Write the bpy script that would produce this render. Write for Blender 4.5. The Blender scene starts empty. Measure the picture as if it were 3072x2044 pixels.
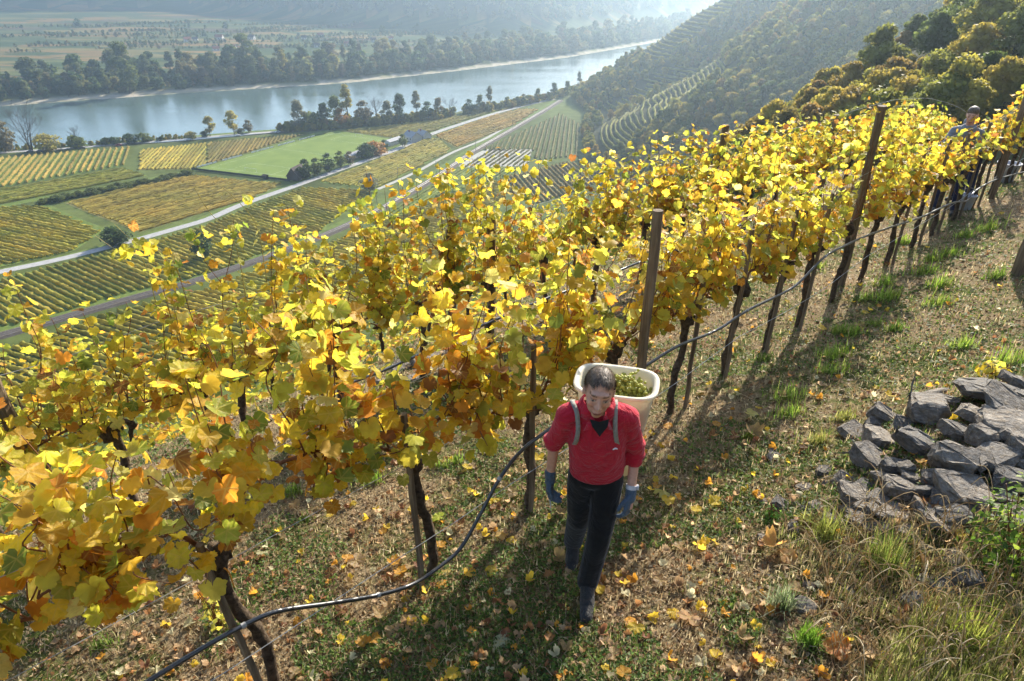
import bpy, bmesh, math, random
import numpy as np
from mathutils import Vector, Matrix, Quaternion, Euler
R = math.radians
random.seed(7); rng = np.random.default_rng(11)
S = bpy.context.scene
COL = S.collection

# ------------------------------------------------------------------ camera, sky, sun, exposure
H = 115.0                       # camera above the valley floor
PITCH = R(28.6)
cam_d = bpy.data.cameras.new('camera'); cam_d.lens = 24; cam_d.sensor_width = 36
cam_d.clip_start = 0.05; cam_d.clip_end = 20000
cam = bpy.data.objects.new('camera', cam_d); COL.objects.link(cam)
cam.location = (0, 0, H); cam.rotation_euler = (math.pi/2 - PITCH, 0, 0)
S.camera = cam

SUN_AZ, SUN_EL = R(29), R(29)   # azimuth measured from +Y towards +X
w = bpy.data.worlds.new('World'); S.world = w; w.use_nodes = True
nt = w.node_tree; nt.nodes.clear()
sky = nt.nodes.new('ShaderNodeTexSky'); sky.sky_type = 'NISHITA'; sky.sun_disc = False
sky.sun_elevation = SUN_EL; sky.sun_rotation = SUN_AZ; sky.air_density = 1.0; sky.dust_density = 1.5; sky.altitude = 300
bg = nt.nodes.new('ShaderNodeBackground'); bg.inputs['Strength'].default_value = 0.15
wo = nt.nodes.new('ShaderNodeOutputWorld')
nt.links.new(sky.outputs[0], bg.inputs[0]); nt.links.new(bg.outputs[0], wo.inputs[0])

sl = bpy.data.lights.new('sun', 'SUN'); sl.energy = 5.0; sl.angle = R(0.55); sl.color = (1.0, 0.93, 0.80)
sun = bpy.data.objects.new('sun', sl); COL.objects.link(sun)
sv = Vector((math.sin(SUN_AZ)*math.cos(SUN_EL), math.cos(SUN_AZ)*math.cos(SUN_EL), math.sin(SUN_EL)))
sun.rotation_euler = sv.to_track_quat('Z', 'Y').to_euler(); sun.location = (40, 60, 200)

S.view_settings.view_transform = 'Standard'; S.view_settings.look = 'None'
S.view_settings.exposure = 1.22; S.view_settings.gamma = 1.0
S.render.engine = 'CYCLES'
c = S.cycles
c.max_bounces = 7; c.diffuse_bounces = 3; c.glossy_bounces = 2; c.transmission_bounces = 5
c.transparent_max_bounces = 6; c.volume_bounces = 0; c.use_denoising = True
c.sample_clamp_indirect = 6.0; c.use_adaptive_sampling = True; c.adaptive_threshold = 0.02
HAZE_DENSITY = 0.00031

# ------------------------------------------------------------------ helpers
def tag(o, label=None, cat=None, group=None, kind=None):
    if label: o['label'] = label
    if cat: o['category'] = cat
    if group: o['group'] = group
    if kind: o['kind'] = kind
    return o

def empty(name, loc=(0, 0, 0), rz=0.0, label=None, cat=None, group=None):
    o = bpy.data.objects.new(name, None); COL.objects.link(o)
    o.location = loc; o.rotation_euler = (0, 0, rz); o.empty_display_size = 0.1
    return tag(o, label, cat, group)

def link(name, me, parent=None, loc=None):
    o = bpy.data.objects.new(name, me); COL.objects.link(o)
    if parent is not None: o.parent = parent
    if loc is not None: o.location = loc
    return o

def mesh_np(name, V, F, mats=None, cols=None, smooth=False, midx=None):
    """V (n,3); F a (m,k) array or a list of such arrays; cols: (n,3) per-vertex colour"""
    V = np.asarray(V, np.float32)
    Fs = F if isinstance(F, list) else [F]
    Fs = [np.asarray(f, np.int32) for f in Fs if len(f)]
    me = bpy.data.meshes.new(name)
    me.vertices.add(len(V)); me.vertices.foreach_set('co', V.ravel())
    nl = sum(f.size for f in Fs); nf = sum(len(f) for f in Fs)
    me.loops.add(nl); me.polygons.add(nf)
    me.loops.foreach_set('vertex_index', np.concatenate([f.ravel() for f in Fs]))
    ls = []; st = 0
    for f in Fs:
        k = f.shape[1]; ls.append(st + np.arange(len(f))*k); st += f.size
    me.polygons.foreach_set('loop_start', np.concatenate(ls).astype(np.int32))
    if midx is not None: me.polygons.foreach_set('material_index', np.asarray(midx, np.int32))
    if smooth: me.polygons.foreach_set('use_smooth', np.ones(nf, bool))
    if cols is not None:
        a = me.color_attributes.new('Col', 'FLOAT_COLOR', 'POINT')
        cc = np.ones((len(V), 4), np.float32); cc[:, :3] = cols
        a.data.foreach_set('color', cc.ravel())
    for m in (mats if isinstance(mats, (list, tuple)) else [mats]):
        if m: me.materials.append(m)
    me.update(calc_edges=True); me.validate()
    return me

class MB:
    """collects geometry for one mesh"""
    def __init__(s): s.v = []; s.f = []; s.c = []
    def add(s, V, F, col=None):
        o = len(s.v); s.v += [tuple(p) for p in V]; s.f += [tuple(i+o for i in f) for f in F]
        if col is not None: s.c += [tuple(col)]*len(V)
    def box(s, cx, cy, cz, sx, sy, sz, rz=0.0, col=None):
        V = [(x*sx/2, y*sy/2, z*sz/2) for z in (-1, 1) for y in (-1, 1) for x in (-1, 1)]
        ca, sa = math.cos(rz), math.sin(rz)
        V = [(cx+x*ca-y*sa, cy+x*sa+y*ca, cz+z) for x, y, z in V]
        s.add(V, [(0, 2, 3, 1), (4, 5, 7, 6), (0, 1, 5, 4), (2, 6, 7, 3), (0, 4, 6, 2), (1, 3, 7, 5)], col)
    def tube(s, pts, rad, n=6, caps=True, jit=0.0, col=None):
        pts = [Vector(p) for p in pts]; m = len(pts)
        if not hasattr(rad, '__len__'): rad = [rad]*m
        V = []; F = []
        prev = None
        for i, p in enumerate(pts):
            d = (pts[min(i+1, m-1)] - pts[max(i-1, 0)])
            if d.length < 1e-9: d = Vector((0, 0, 1))
            d.normalize()
            if prev is None:
                a = Vector((1, 0, 0)) if abs(d.x) < 0.8 else Vector((0, 1, 0))
                a = (a - d*a.dot(d)).normalized()
            else:
                a = prev - d*prev.dot(d)
                a = a.normalized() if a.length > 1e-6 else d.orthogonal().normalized()
            prev = a; b = d.cross(a)
            for k in range(n):
                t = 2*math.pi*k/n; r = rad[i]*(1 + (random.uniform(-jit, jit) if jit else 0))
                V.append(p + a*(r*math.cos(t)) + b*(r*math.sin(t)))
        for i in range(m-1):
            for k in range(n):
                k2 = (k+1) % n
                F.append((i*n+k, i*n+k2, (i+1)*n+k2, (i+1)*n+k))
        if caps:
            F.append(tuple(range(n-1, -1, -1))); F.append(tuple((m-1)*n+k for k in range(n)))
        s.add(V, F, col)
    def mesh(s, name, mat, smooth=False):
        me = bpy.data.meshes.new(name); me.from_pydata(s.v, [], s.f); me.update()
        if s.c:
            a = me.color_attributes.new('Col', 'FLOAT_COLOR', 'POINT')
            for i, cc in enumerate(s.c): a.data[i].color = (*cc[:3], 1)
        for m in (mat if isinstance(mat, (list, tuple)) else [mat]): me.materials.append(m)
        if smooth: me.polygons.foreach_set('use_smooth', [True]*len(me.polygons))
        return me
    def build(s, name, mat, parent=None, smooth=False, loc=None):
        return link(name, s.mesh(name, mat, smooth), parent, loc)

def smooth(pts, n=6):
    """Catmull-Rom through points"""
    P = [Vector(p) for p in pts]; out = []
    for i in range(len(P)-1):
        a, b, c_, d = P[max(i-1, 0)], P[i], P[i+1], P[min(i+2, len(P)-1)]
        for k in range(n):
            t = k/n
            out.append(0.5*((2*b) + (c_-a)*t + (2*a-5*b+4*c_-d)*t*t + (-a+3*b-3*c_+d)*t**3))
    out.append(P[-1]); return out

def sstep(a, b, x):
    t = np.clip((x-a)/(b-a), 0, 1); return t*t*(3-2*t)

def vnoise(x, y, seed=0):
    """smooth value noise, vectorised"""
    x = np.asarray(x, float); y = np.asarray(y, float)
    xi = np.floor(x).astype(np.int64); yi = np.floor(y).astype(np.int64); xf = x-xi; yf = y-yi
    def h(a, b):
        n = (a*374761393 + b*668265263 + seed*974634777) & 0xffffffff
        n = ((n ^ (n >> 13))*1274126177) & 0xffffffff
        return ((n ^ (n >> 16)) & 0xffff)/65535.0
    u = xf*xf*(3-2*xf); v = yf*yf*(3-2*yf)
    return (h(xi, yi)*(1-u)+h(xi+1, yi)*u)*(1-v)+(h(xi, yi+1)*(1-u)+h(xi+1, yi+1)*u)*v - 0.5

# ------------------------------------------------------------------ materials
def new_mat(name):
    m = bpy.data.materials.new(name); m.use_nodes = True
    n = m.node_tree; n.nodes.clear()
    out = n.nodes.new('ShaderNodeOutputMaterial')
    return m, n, out
def N(n, t, **kw):
    x = n.nodes.new(t)
    for k, v in kw.items():
        if hasattr(x, k): setattr(x, k, v)
        else: x.inputs[k].default_value = v
    return x
def ramp(n, stops, fac=None, interp='LINEAR'):
    r = n.nodes.new('ShaderNodeValToRGB'); e = r.color_ramp; e.interpolation = interp
    while len(e.elements) < len(stops): e.elements.new(0.5)
    for el, (p, cc) in zip(e.elements, stops):
        el.position = p; el.color = (*cc, 1)
    if fac is not None: n.links.new(fac, r.inputs[0])
    return r
def mix(n, fac, a, b, mode='MIX'):
    x = n.nodes.new('ShaderNodeMix'); x.data_type = 'RGBA'; x.blend_type = mode; x.clamp_factor = True
    for s, v in ((x.inputs[0], fac), (x.inputs[6], a), (x.inputs[7], b)):
        if hasattr(v, 'is_linked'): n.links.new(v, s)
        elif isinstance(v, (int, float)): s.default_value = v
        else: s.default_value = (*v, 1) if len(v) == 3 else v
    return x.outputs[2]
def noise(n, scale, detail=4, rough=0.6, coord='object', dist=0.0, vec=None):
    x = N(n, 'ShaderNodeTexNoise'); x.inputs['Scale'].default_value = scale; x.inputs['Detail'].default_value = detail
    x.inputs['Roughness'].default_value = rough; x.inputs['Distortion'].default_value = dist
    if vec is not None: n.links.new(vec, x.inputs['Vector'])
    elif coord == 'pos':
        g = n.nodes.new('ShaderNodeNewGeometry'); n.links.new(g.outputs['Position'], x.inputs['Vector'])
    else:
        t = n.nodes.new('ShaderNodeTexCoord'); n.links.new(t.outputs['Object'], x.inputs['Vector'])
    return x.outputs[0]
def bump(n, height, strength=0.5, dist=0.02):
    b = n.nodes.new('ShaderNodeBump'); b.inputs['Strength'].default_value = strength; b.inputs['Distance'].default_value = dist
    n.links.new(height, b.inputs['Height']); return b.outputs[0]
def princ(n, out, col=None, rough=0.7, spec=0.3, normal=None):
    p = n.nodes.new('ShaderNodeBsdfPrincipled')
    p.inputs['Roughness'].default_value = rough; p.inputs['Specular IOR Level'].default_value = spec
    if col is not None:
        if hasattr(col, 'is_linked'): n.links.new(col, p.inputs['Base Color'])
        else: p.inputs['Base Color'].default_value = (*col, 1)
    if normal is not None: n.links.new(normal, p.inputs['Normal'])
    if out is not None: n.links.new(p.outputs[0], out.inputs[0])
    return p
def simple(name, stops, scale=8, rough=0.7, spec=0.3, bstr=0.0, bdist=0.01, bscale=None, detail=5):
    m, n, out = new_mat(name)
    f = noise(n, scale, detail)
    r = ramp(n, stops, f)
    nm = bump(n, noise(n, bscale or scale*2, 5), bstr, bdist) if bstr else None
    princ(n, out, r.outputs[0], rough, spec, nm); return m
def foliage_mat(name, colsrc, transl=0.45, rough=0.55, spec=0.25, stops=None, nscale=3.0, boost=1.25, big=None):
    """colsrc: 'obj' object colour, 'attr' vertex colour, 'rand' ramp over per-object random"""
    m, n, out = new_mat(name)
    if colsrc == 'obj': cs = n.nodes.new('ShaderNodeObjectInfo').outputs['Color']
    elif colsrc == 'attr':
        a = n.nodes.new('ShaderNodeAttribute'); a.attribute_name = 'Col'; cs = a.outputs['Color']
    else: cs = ramp(n, stops, n.nodes.new('ShaderNodeObjectInfo').outputs['Random']).outputs[0]
    v = noise(n, nscale, 3, coord='pos')
    vr = ramp(n, [(0.3, (0.72, 0.66, 0.60)), (0.7, (1.15, 1.15, 1.1))], v)
    cc = mix(n, 1.0, cs, vr.outputs[0], 'MULTIPLY')
    if big: cc = mix(n, 1.0, cc, ramp(n, [(0.35, (0.82, 0.92, 0.85)), (0.65, (1.18, 1.12, 1.05))], noise(n, big, 4, 0.6, 'pos')).outputs[0], 'MULTIPLY')
    p = princ(n, None, cc, rough, spec)
    t = n.nodes.new('ShaderNodeBsdfTranslucent')
    tc = mix(n, 1.0, cc, (boost, boost, boost), 'MULTIPLY'); n.links.new(tc, t.inputs[0])
    ms = n.nodes.new('ShaderNodeMixShader'); ms.inputs[0].default_value = transl
    n.links.new(p.outputs[0], ms.inputs[1]); n.links.new(t.outputs[0], ms.inputs[2]); n.links.new(ms.outputs[0], out.inputs[0])
    return m

def leaf_mat():
    """vine leaf: object colour, veins radiating from the stalk, browned rim and blotches"""
    m, n, out = new_mat('vine_leaf')
    oi = n.nodes.new('ShaderNodeObjectInfo')
    tc = n.nodes.new('ShaderNodeTexCoord')
    sep = n.nodes.new('ShaderNodeSeparateXYZ'); n.links.new(tc.outputs['Object'], sep.inputs[0])
    def M(op, a, b=None):
        x = n.nodes.new('ShaderNodeMath'); x.operation = op
        for i, v in enumerate((a, b)):
            if v is None: continue
            if hasattr(v, 'is_linked'): n.links.new(v, x.inputs[i])
            else: x.inputs[i].default_value = v
        return x.outputs[0]
    ang = M('ARCTAN2', sep.outputs[0], sep.outputs[1])
    rad = M('SQRT', M('ADD', M('MULTIPLY', sep.outputs[0], sep.outputs[0]), M('MULTIPLY', sep.outputs[1], sep.outputs[1])))
    # five main veins at 0, +-55, +-115 degrees: distance to nearest
    vd = None
    for a in (0, 55, -55, 115, -115):
        d = M('MULTIPLY', rad, M('ABSOLUTE', M('SINE', M('MULTIPLY', M('SUBTRACT', ang, R(a)), 0.5))))
        vd = d if vd is None else M('MINIMUM', vd, d)
    vein = ramp(n, [(0.0, (1, 1, 1)), (0.035, (0, 0, 0))], vd)
    add = n.nodes.new('ShaderNodeVectorMath'); add.operation = 'ADD'
    n.links.new(tc.outputs['Object'], add.inputs[0])
    cmb = n.nodes.new('ShaderNodeCombineXYZ'); n.links.new(M('MULTIPLY', oi.outputs['Random'], 91.0), cmb.inputs[2])
    n.links.new(cmb.outputs[0], add.inputs[1])
    nb = noise(n, 2.6, 5, 0.65, vec=add.outputs[0])
    brown = M('ADD', M('MULTIPLY', M('SUBTRACT', rad, 0.62), 0.55), nb)
    bf = ramp(n, [(0.56, (0, 0, 0)), (0.80, (1, 1, 1))], brown)
    base = mix(n, 1.0, oi.outputs['Color'], ramp(n, [(0.3, (0.78, 0.82, 0.72)), (0.7, (1.12, 1.1, 1.05))], nb).outputs[0], 'MULTIPLY')
    c1 = mix(n, M('MULTIPLY', bf.outputs[0], 0.75), base, mix(n, 1.0, oi.outputs['Color'], (0.62, 0.36, 0.22), 'MULTIPLY'))
    c2 = mix(n, M('MULTIPLY', vein.outputs[0], 0.45), c1, (0.70, 0.55, 0.16))
    nm = bump(n, M('ADD', vd, M('MULTIPLY', nb, 0.25)), 0.35, 0.4)
    p = princ(n, None, c2, 0.42, 0.35, nm)
    t = n.nodes.new('ShaderNodeBsdfTranslucent'); n.links.new(mix(n, 1.0, c2, (1.28, 1.28, 1.1), 'MULTIPLY'), t.inputs[0])
    ms = n.nodes.new('ShaderNodeMixShader'); ms.inputs[0].default_value = 0.66
    n.links.new(p.outputs[0], ms.inputs[1]); n.links.new(t.outputs[0], ms.inputs[2]); n.links.new(ms.outputs[0], out.inputs[0])
    return m

M_leaf = leaf_mat()
M_leafattr = foliage_mat('small_leaves', 'attr', 0.55, nscale=9)
M_grass = foliage_mat('grass_blades', 'attr', 0.5, 0.5, nscale=6)
M_tree = foliage_mat('tree_foliage', 'rand', 0.55, 0.6, 0.15, nscale=0.45, stops=[
    (0.0, (0.085, 0.13, 0.028)), (0.22, (0.18, 0.20, 0.038)), (0.45, (0.31, 0.29, 0.05)), (0.66, (0.43, 0.35, 0.06)),
    (0.80, (0.38, 0.30, 0.055)), (0.92, (0.29, 0.19, 0.055)), (1.0, (0.13, 0.17, 0.042))])
M_treeobj = foliage_mat('riverside_foliage', 'obj', 0.5, 0.6, 0.15, nscale=0.6)
M_vrow = foliage_mat('vineyard_row_foliage', 'obj', 0.5, 0.7, 0.1, nscale=0.9, big=0.035)
M_wood2 = foliage_mat('far_wood_foliage', 'rand', 0.5, 0.6, 0.15, nscale=0.3, stops=[(0.0, (0.06, 0.10, 0.035)), (0.3, (0.10, 0.145, 0.045)), (0.55, (0.15, 0.18, 0.055)), (0.75, (0.21, 0.21, 0.065)), (0.9, (0.24, 0.19, 0.07)), (1.0, (0.08, 0.12, 0.05))])
M_bark = simple('bark', [(0.3, (0.030, 0.020, 0.013)), (0.7, (0.13, 0.095, 0.065))], 30, 0.9, 0.1, 0.9, 0.01, 60)
M_trunk = simple('tree_bark', [(0.3, (0.045, 0.035, 0.026)), (0.7, (0.12, 0.10, 0.08))], 2, 0.9, 0.1)
M_cane = simple('cane', [(0.3, (0.10, 0.035, 0.014)), (0.7, (0.26, 0.11, 0.045))], 20, 0.6, 0.3)
M_palecane = simple('pale_cane', [(0.3, (0.34, 0.27, 0.07)), (0.7, (0.48, 0.38, 0.12))], 20, 0.5, 0.3)
M_hose = simple('black_hose', [(0.3, (0.020, 0.020, 0.022)), (0.7, (0.045, 0.044, 0.044))], 40, 0.30, 1.0)
M_wire = simple('wire', [(0.3, (0.30, 0.29, 0.27)), (0.7, (0.45, 0.44, 0.42))], 40, 0.35, 0.6)
def wood_mat():
    m, n, out = new_mat('weathered_wood')
    t = n.nodes.new('ShaderNodeTexCoord'); mp = n.nodes.new('ShaderNodeMapping'); mp.inputs['Scale'].default_value = (38, 38, 2.2)
    n.links.new(t.outputs['Object'], mp.inputs[0])
    f = noise(n, 1.0, 6, 0.65, vec=mp.outputs[0])
    r = ramp(n, [(0.25, (0.050, 0.036, 0.024)), (0.5, (0.17, 0.125, 0.080)), (0.75, (0.30, 0.235, 0.160))], f)
    princ(n, out, r.outputs[0], 0.85, 0.15, bump(n, f, 0.8, 0.01)); return m
M_wood = wood_mat()
def stone_mat():
    m, n, out = new_mat('gneiss')
    t = n.nodes.new('ShaderNodeTexCoord'); mp = n.nodes.new('ShaderNodeMapping'); mp.inputs['Scale'].default_value = (3, 3, 11)
    n.links.new(t.outputs['Object'], mp.inputs[0])
    f = noise(n, 1.0, 7, 0.7, vec=mp.outputs[0]); g = noise(n, 5, 7, 0.65)
    oi = n.nodes.new('ShaderNodeObjectInfo')
    r = ramp(n, [(0.28, (0.085, 0.08, 0.075)), (0.5, (0.175, 0.163, 0.15)), (0.72, (0.32, 0.295, 0.26))], f)
    r2 = ramp(n, [(0.45, (1, 1, 1)), (0.62, (0.72, 0.58, 0.40)), (0.75, (0.55, 0.56, 0.35))], g)
    cc = mix(n, 0.7, r.outputs[0], r2.outputs[0], 'MULTIPLY')
    tone = ramp(n, [(0, (0.6, 0.6, 0.6)), (1, (1.3, 1.2, 1.06))], oi.outputs['Random'])
    cc = mix(n, 1.0, cc, tone.outputs[0], 'MULTIPLY')
    hn = n.nodes.new('ShaderNodeMath'); hn.operation = 'ADD'; n.links.new(f, hn.inputs[0]); n.links.new(g, hn.inputs[1])
    princ(n, out, cc, 0.8, 0.3, bump(n, hn.outputs[0], 0.7, 0.03)); return m
M_stone = stone_mat()

# ------------------------------------------------------------------ terrain
NV = np.array([-0.69, 0.72]); NV = NV/np.linalg.norm(NV)      # downslope direction at the camera
UV = np.array([NV[1], -NV[0]])                                # along the vine rows
Z0 = H - 3.55                                                 # ground level of the front row
FOOT = np.array([(-900, -640), (-330, -88), (-114, 119), (-42, 188), (20, 250), (50, 320), (55, 400), (46, 480), (50, 560), (62, 640),
                 (52, 720), (95, 800), (185, 950), (345, 1200), (560, 1500), (900, 1900), (1500, 2500), (3200, 3900)], float)
NEARB = np.array([(-3000, -800), (-1500, 0), (-900, 290), (-365, 492), (-263, 526), (-175, 566), (-69, 625), (49, 770), (130, 930), (260, 1120),
                  (430, 1330), (720, 1700), (1200, 2250), (3200, 4200)], float)
FARB = np.array([(-3000, -550), (-1500, 190), (-900, 470), (-494, 687), (-358, 761), (-191, 840), (-73, 945), (79, 1094), (228, 1294), (420, 1580),
                 (700, 1950), (1200, 2500), (3200, 4450)], float)
FARF = np.array([(-4000, 200), (-2500, 1200), (-1193, 1700), (-780, 1730), (-430, 1500), (-200, 1400), (0, 1345), (120, 1420), (300, 1700), (600, 2150), (1100, 2750), (3000, 4600)], float)
def sdist(x, y, line):
    """distance to the polyline, positive on its right-hand side"""
    best = np.full(x.shape, 1e18); sg = np.ones(x.shape)
    for a, b in zip(line[:-1], line[1:]):
        d = b-a; L2 = d@d
        wx = x-a[0]; wy = y-a[1]
        t = np.clip((wx*d[0]+wy*d[1])/L2, 0, 1)
        dx = wx-t*d[0]; dy = wy-t*d[1]; dd = dx*dx+dy*dy
        cr = d[0]*wy-d[1]*wx
        m = dd < best
        best = np.where(m, dd, best); sg = np.where(m, np.where(cr < 0, 1.0, -1.0), sg)
    return np.sqrt(best)*sg
QX = [-40, -8, -3, -1.5, -0.8, 0, 1.5, 2.72, 5.3, 6.6, 8, 12, 30, 70]
QZ = [13, 3.6, 2.2, 1.7, 1.15, 0.80, 0.36, 0, -0.42, -0.75, -1.9, -4.9, -18.5, -48]
def T(x, y):
    x = np.asarray(x, float); y = np.asarray(y, float)
    shp = x.shape; x = x.ravel(); y = y.ravel()
    r = np.hypot(x, y)
    d = sdist(x, y, FOOT)
    dp = np.clip(d, 0, None)
    hill = 0.73*dp*dp/(dp+8)
    hi = 0.73*165*165/173
    hill = np.where(dp > 165, hi + 70*(1-np.exp(-(dp-165)*0.6/70)), hill)
    hill = hill + 15*np.exp(-(((x-66)/46)**2 + ((y-108)/46)**2))
    # side valleys between the spurs
    yy = y + 0.10*x
    depth = np.clip(dp/70, 0, 1.4)
    hill = hill - depth*(30*np.exp(-((yy-300)/75)**2) + 20*np.exp(-((yy-590)/52)**2) + 26*np.exp(-((yy-870)/80)**2))
    hill = hill + sstep(15, 60, dp)*(9*vnoise(x/55, y/55, 1) + 3*vnoise(x/17, y/17, 2))
    hill = np.clip(hill, 0, None)
    # river and far side
    sn = -sdist(x, y, NEARB); sf = -sdist(x, y, FARB)     # positive towards/over the far side
    z = np.where(sn > 0, -4*np.clip(sn/12, 0, 1), 0.0)
    far = np.interp(sf, [-24, 0, 12, 25, 300], [-4, -2, -0.9, 1.0, 6.0])
    z = np.where(sf > -24, np.maximum(z, far), z)
    df = np.clip(-sdist(x, y, FARF), 0, None)
    fh = 165*(1-np.exp(-df*0.62/165)) + sstep(20, 200, df)*(70*vnoise(x/330, y/330, 5) + 30*vnoise(x/130, y/130, 6))
    z = z + np.where(sf > 0, np.clip(fh, 0, None)*sstep(0, 90, df), 0) + np.where(sf > 300, np.clip((sf-300)*0.03, 0, 22), 0)
    glob = np.where(d > 0, hill, z)
    # the terrace round the camera
    q = x*NV[0]+y*NV[1]; t = x*UV[0]+y*UV[1]
    near = Z0 + np.interp(q, QX, QZ) + 0.07*vnoise(x/1.1, y/1.1, 3) + 0.035*vnoise(x/0.33, y/0.33, 4)
    mound = 0.24*np.exp(-(((t-5.05)/1.15)**2 + ((q-0.55)/0.55)**2))
    near = near + mound - 0.02*np.clip(t-15, 0, 40)**2
    wgt = sstep(28, 60, r)
    return (near*(1-wgt) + glob*wgt).reshape(shp)
def tz(x, y): return float(T(np.array([x]), np.array([y]))[0])
F_ = 24/36*2357
def ray(px, py):
    """direction through a point of the photograph, measured on its 2357-wide view"""
    r = (px-1178.5)/F_; d = (py-784)/F_
    return np.array([r, math.cos(PITCH)-d*math.sin(PITCH), -(math.sin(PITCH)+d*math.cos(PITCH))])
def at(px, py, up=0.0):
    v = ray(px, py); s = np.geomspace(1.2, 6000, 2500)
    P = v[None, :]*s[:, None]; zz = H+P[:, 2]-up-T(P[:, 0], P[:, 1])
    i = int(np.argmax(zz < 0)) or len(s)-1
    a, b = s[i-1], s[i]
    k = zz[i-1]/(zz[i-1]-zz[i]+1e-12); ss = a+(b-a)*k
    p = v*ss; return Vector((p[0], p[1], H+p[2]))
def floor_at(px, py):
    v = ray(px, py); s = -H/v[2]; return np.array([v[0]*s, v[1]*s])
def tq(t, q, z=None):
    x = q*NV[0]+t*UV[0]; y = q*NV[1]+t*UV[1]
    return Vector((x, y, tz(x, y) if z is None else Z0+z))
def on_row(px, py, q):
    """point of the vertical plane of a vine row seen at a point of the photograph"""
    v = ray(px, py); s = q/(v[0]*NV[0]+v[1]*NV[1]); p = v*s
    return Vector((p[0], p[1], H+p[2]))

# polar sheet from underfoot to beyond the hills
az = np.concatenate([np.linspace(-180, -52, 40)[:-1], np.linspace(-52, 52, 320), np.linspace(52, 180, 40)[1:]])
rr = np.concatenate([[0.0], np.geomspace(0.6, 4600, 420)])
A_, R_ = np.meshgrid(np.radians(az), rr)
GX = R_*np.sin(A_); GY = R_*np.cos(A_); GZ = T(GX, GY)
na, nr = len(az), len(rr)
ii, jj = np.meshgrid(np.arange(nr-1), np.arange(na-1), indexing='ij')
b0 = (ii*na+jj).ravel()
Fq = np.stack([b0, b0+1, b0+na+1, b0+na], 1)[:, ::-1]
gx, gy = GX.ravel(), GY.ravel()
d_foot = sdist(gx, gy, FOOT); s_far = -sdist(gx, gy, FARB); s_near = -sdist(gx, gy, NEARB); d_ff = -sdist(gx, gy, FARF)
cols = np.zeros((len(gx), 3)); cols[:] = (0.085, 0.105, 0.030)
n1 = vnoise(gx/40, gy/40, 8)[:, None]
cols = cols*(1+0.6*n1)
hillm = (d_foot > 4)[:, None]
cols = np.where(hillm, np.array([0.055, 0.055, 0.022])*(1+0.5*n1), cols)
beach = ((s_far > -6) & (s_far < 15))[:, None]
cols = np.where(beach, np.array([0.40, 0.35, 0.28]), cols)
bankn = ((s_near > -3) & (s_near < 14) & (s_far < -30))[:, None]
cols = np.where(bankn, np.array([0.10, 0.095, 0.06]), cols)
# far fields: long plots across the valley side
farf = ((s_far > 60) & (d_ff < 60))[:, None]
pu = gx*0.93+gy*0.36; pv = -gx*0.36+gy*0.93
cell = vnoise(np.floor(pu/70+3*vnoise(pu/300, pv/60, 12))*7.3, np.floor(pv/32+0.8*vnoise(pu/120, pv/90, 13))*3.1, 9)[:, None]
fc = np.where(cell < -0.2, np.array([0.10, 0.12, 0.035]), np.where(cell < 0.02, np.array([0.17, 0.14, 0.05]), np.where(cell < 0.22, np.array([0.24, 0.155, 0.055]), np.array([0.125, 0.10, 0.045]))))
cols = np.where(farf, fc, cols)
cols = np.where((d_ff > 60)[:, None] & (s_far > 0)[:, None], np.array([0.05, 0.05, 0.022]), cols)
def land_mat():
    m, n, out = new_mat('land')
    a = n.nodes.new('ShaderNodeAttribute'); a.attribute_name = 'Col'
    f = ramp(n, [(0.3, (0.65, 0.68, 0.6)), (0.7, (1.3, 1.25, 1.2))], noise(n, 0.12, 6, 0.65, 'pos'))
    princ(n, out, mix(n, 1.0, a.outputs[0], f.outputs[0], 'MULTIPLY'), 0.95, 0.05); return m
def farfield_mat():
    """patchwork of far vineyard plots with fine row stripes, too far to tell the rows apart"""
    m, n, out = new_mat('far_fields')
    g = n.nodes.new('ShaderNodeNewGeometry'); mp = n.nodes.new('ShaderNodeMapping'); mp.inputs['Rotation'].default_value = (0, 0, R(-22)); mp.inputs['Scale'].default_value = (1/95, 1/27, 0)
    n.links.new(g.outputs['Position'], mp.inputs[0])
    v = n.nodes.new('ShaderNodeTexVoronoi'); v.distance = 'CHEBYCHEV'; v.inputs['Scale'].default_value = 1.0; n.links.new(mp.outputs[0], v.inputs['Vector'])
    sp = n.nodes.new('ShaderNodeSeparateColor'); n.links.new(v.outputs['Color'], sp.inputs[0])
    r = ramp(n, [(0.0, (0.05, 0.075, 0.025)), (0.25, (0.105, 0.115, 0.038)), (0.45, (0.21, 0.135, 0.05)), (0.58, (0.065, 0.085, 0.028)), (0.8, (0.17, 0.14, 0.05)), (0.93, (0.10, 0.07, 0.038))], sp.outputs[0], 'CONSTANT')
    e = n.nodes.new('ShaderNodeTexVoronoi'); e.feature = 'DISTANCE_TO_EDGE'; e.inputs['Scale'].default_value = 1.0; n.links.new(mp.outputs[0], e.inputs['Vector'])
    er = ramp(n, [(0.0, (1, 1, 1)), (0.05, (0, 0, 0))], e.outputs['Distance'])
    mp2 = n.nodes.new('ShaderNodeMapping'); mp2.inputs['Rotation'].default_value = (0, 0, R(-22)); mp2.inputs['Scale'].default_value = (0.004, 0.20, 0); n.links.new(g.outputs['Position'], mp2.inputs[0])
    st = ramp(n, [(0.35, (0.5, 0.55, 0.5)), (0.65, (1.3, 1.25, 1.2))], noise(n, 1.0, 4, 0.7, vec=mp2.outputs[0]))
    c_ = mix(n, 1.0, r.outputs[0], st.outputs[0], 'MULTIPLY'); c_ = mix(n, er.outputs[0], c_, (0.05, 0.065, 0.03))
    princ(n, out, c_, 0.95, 0.05); return m
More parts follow.
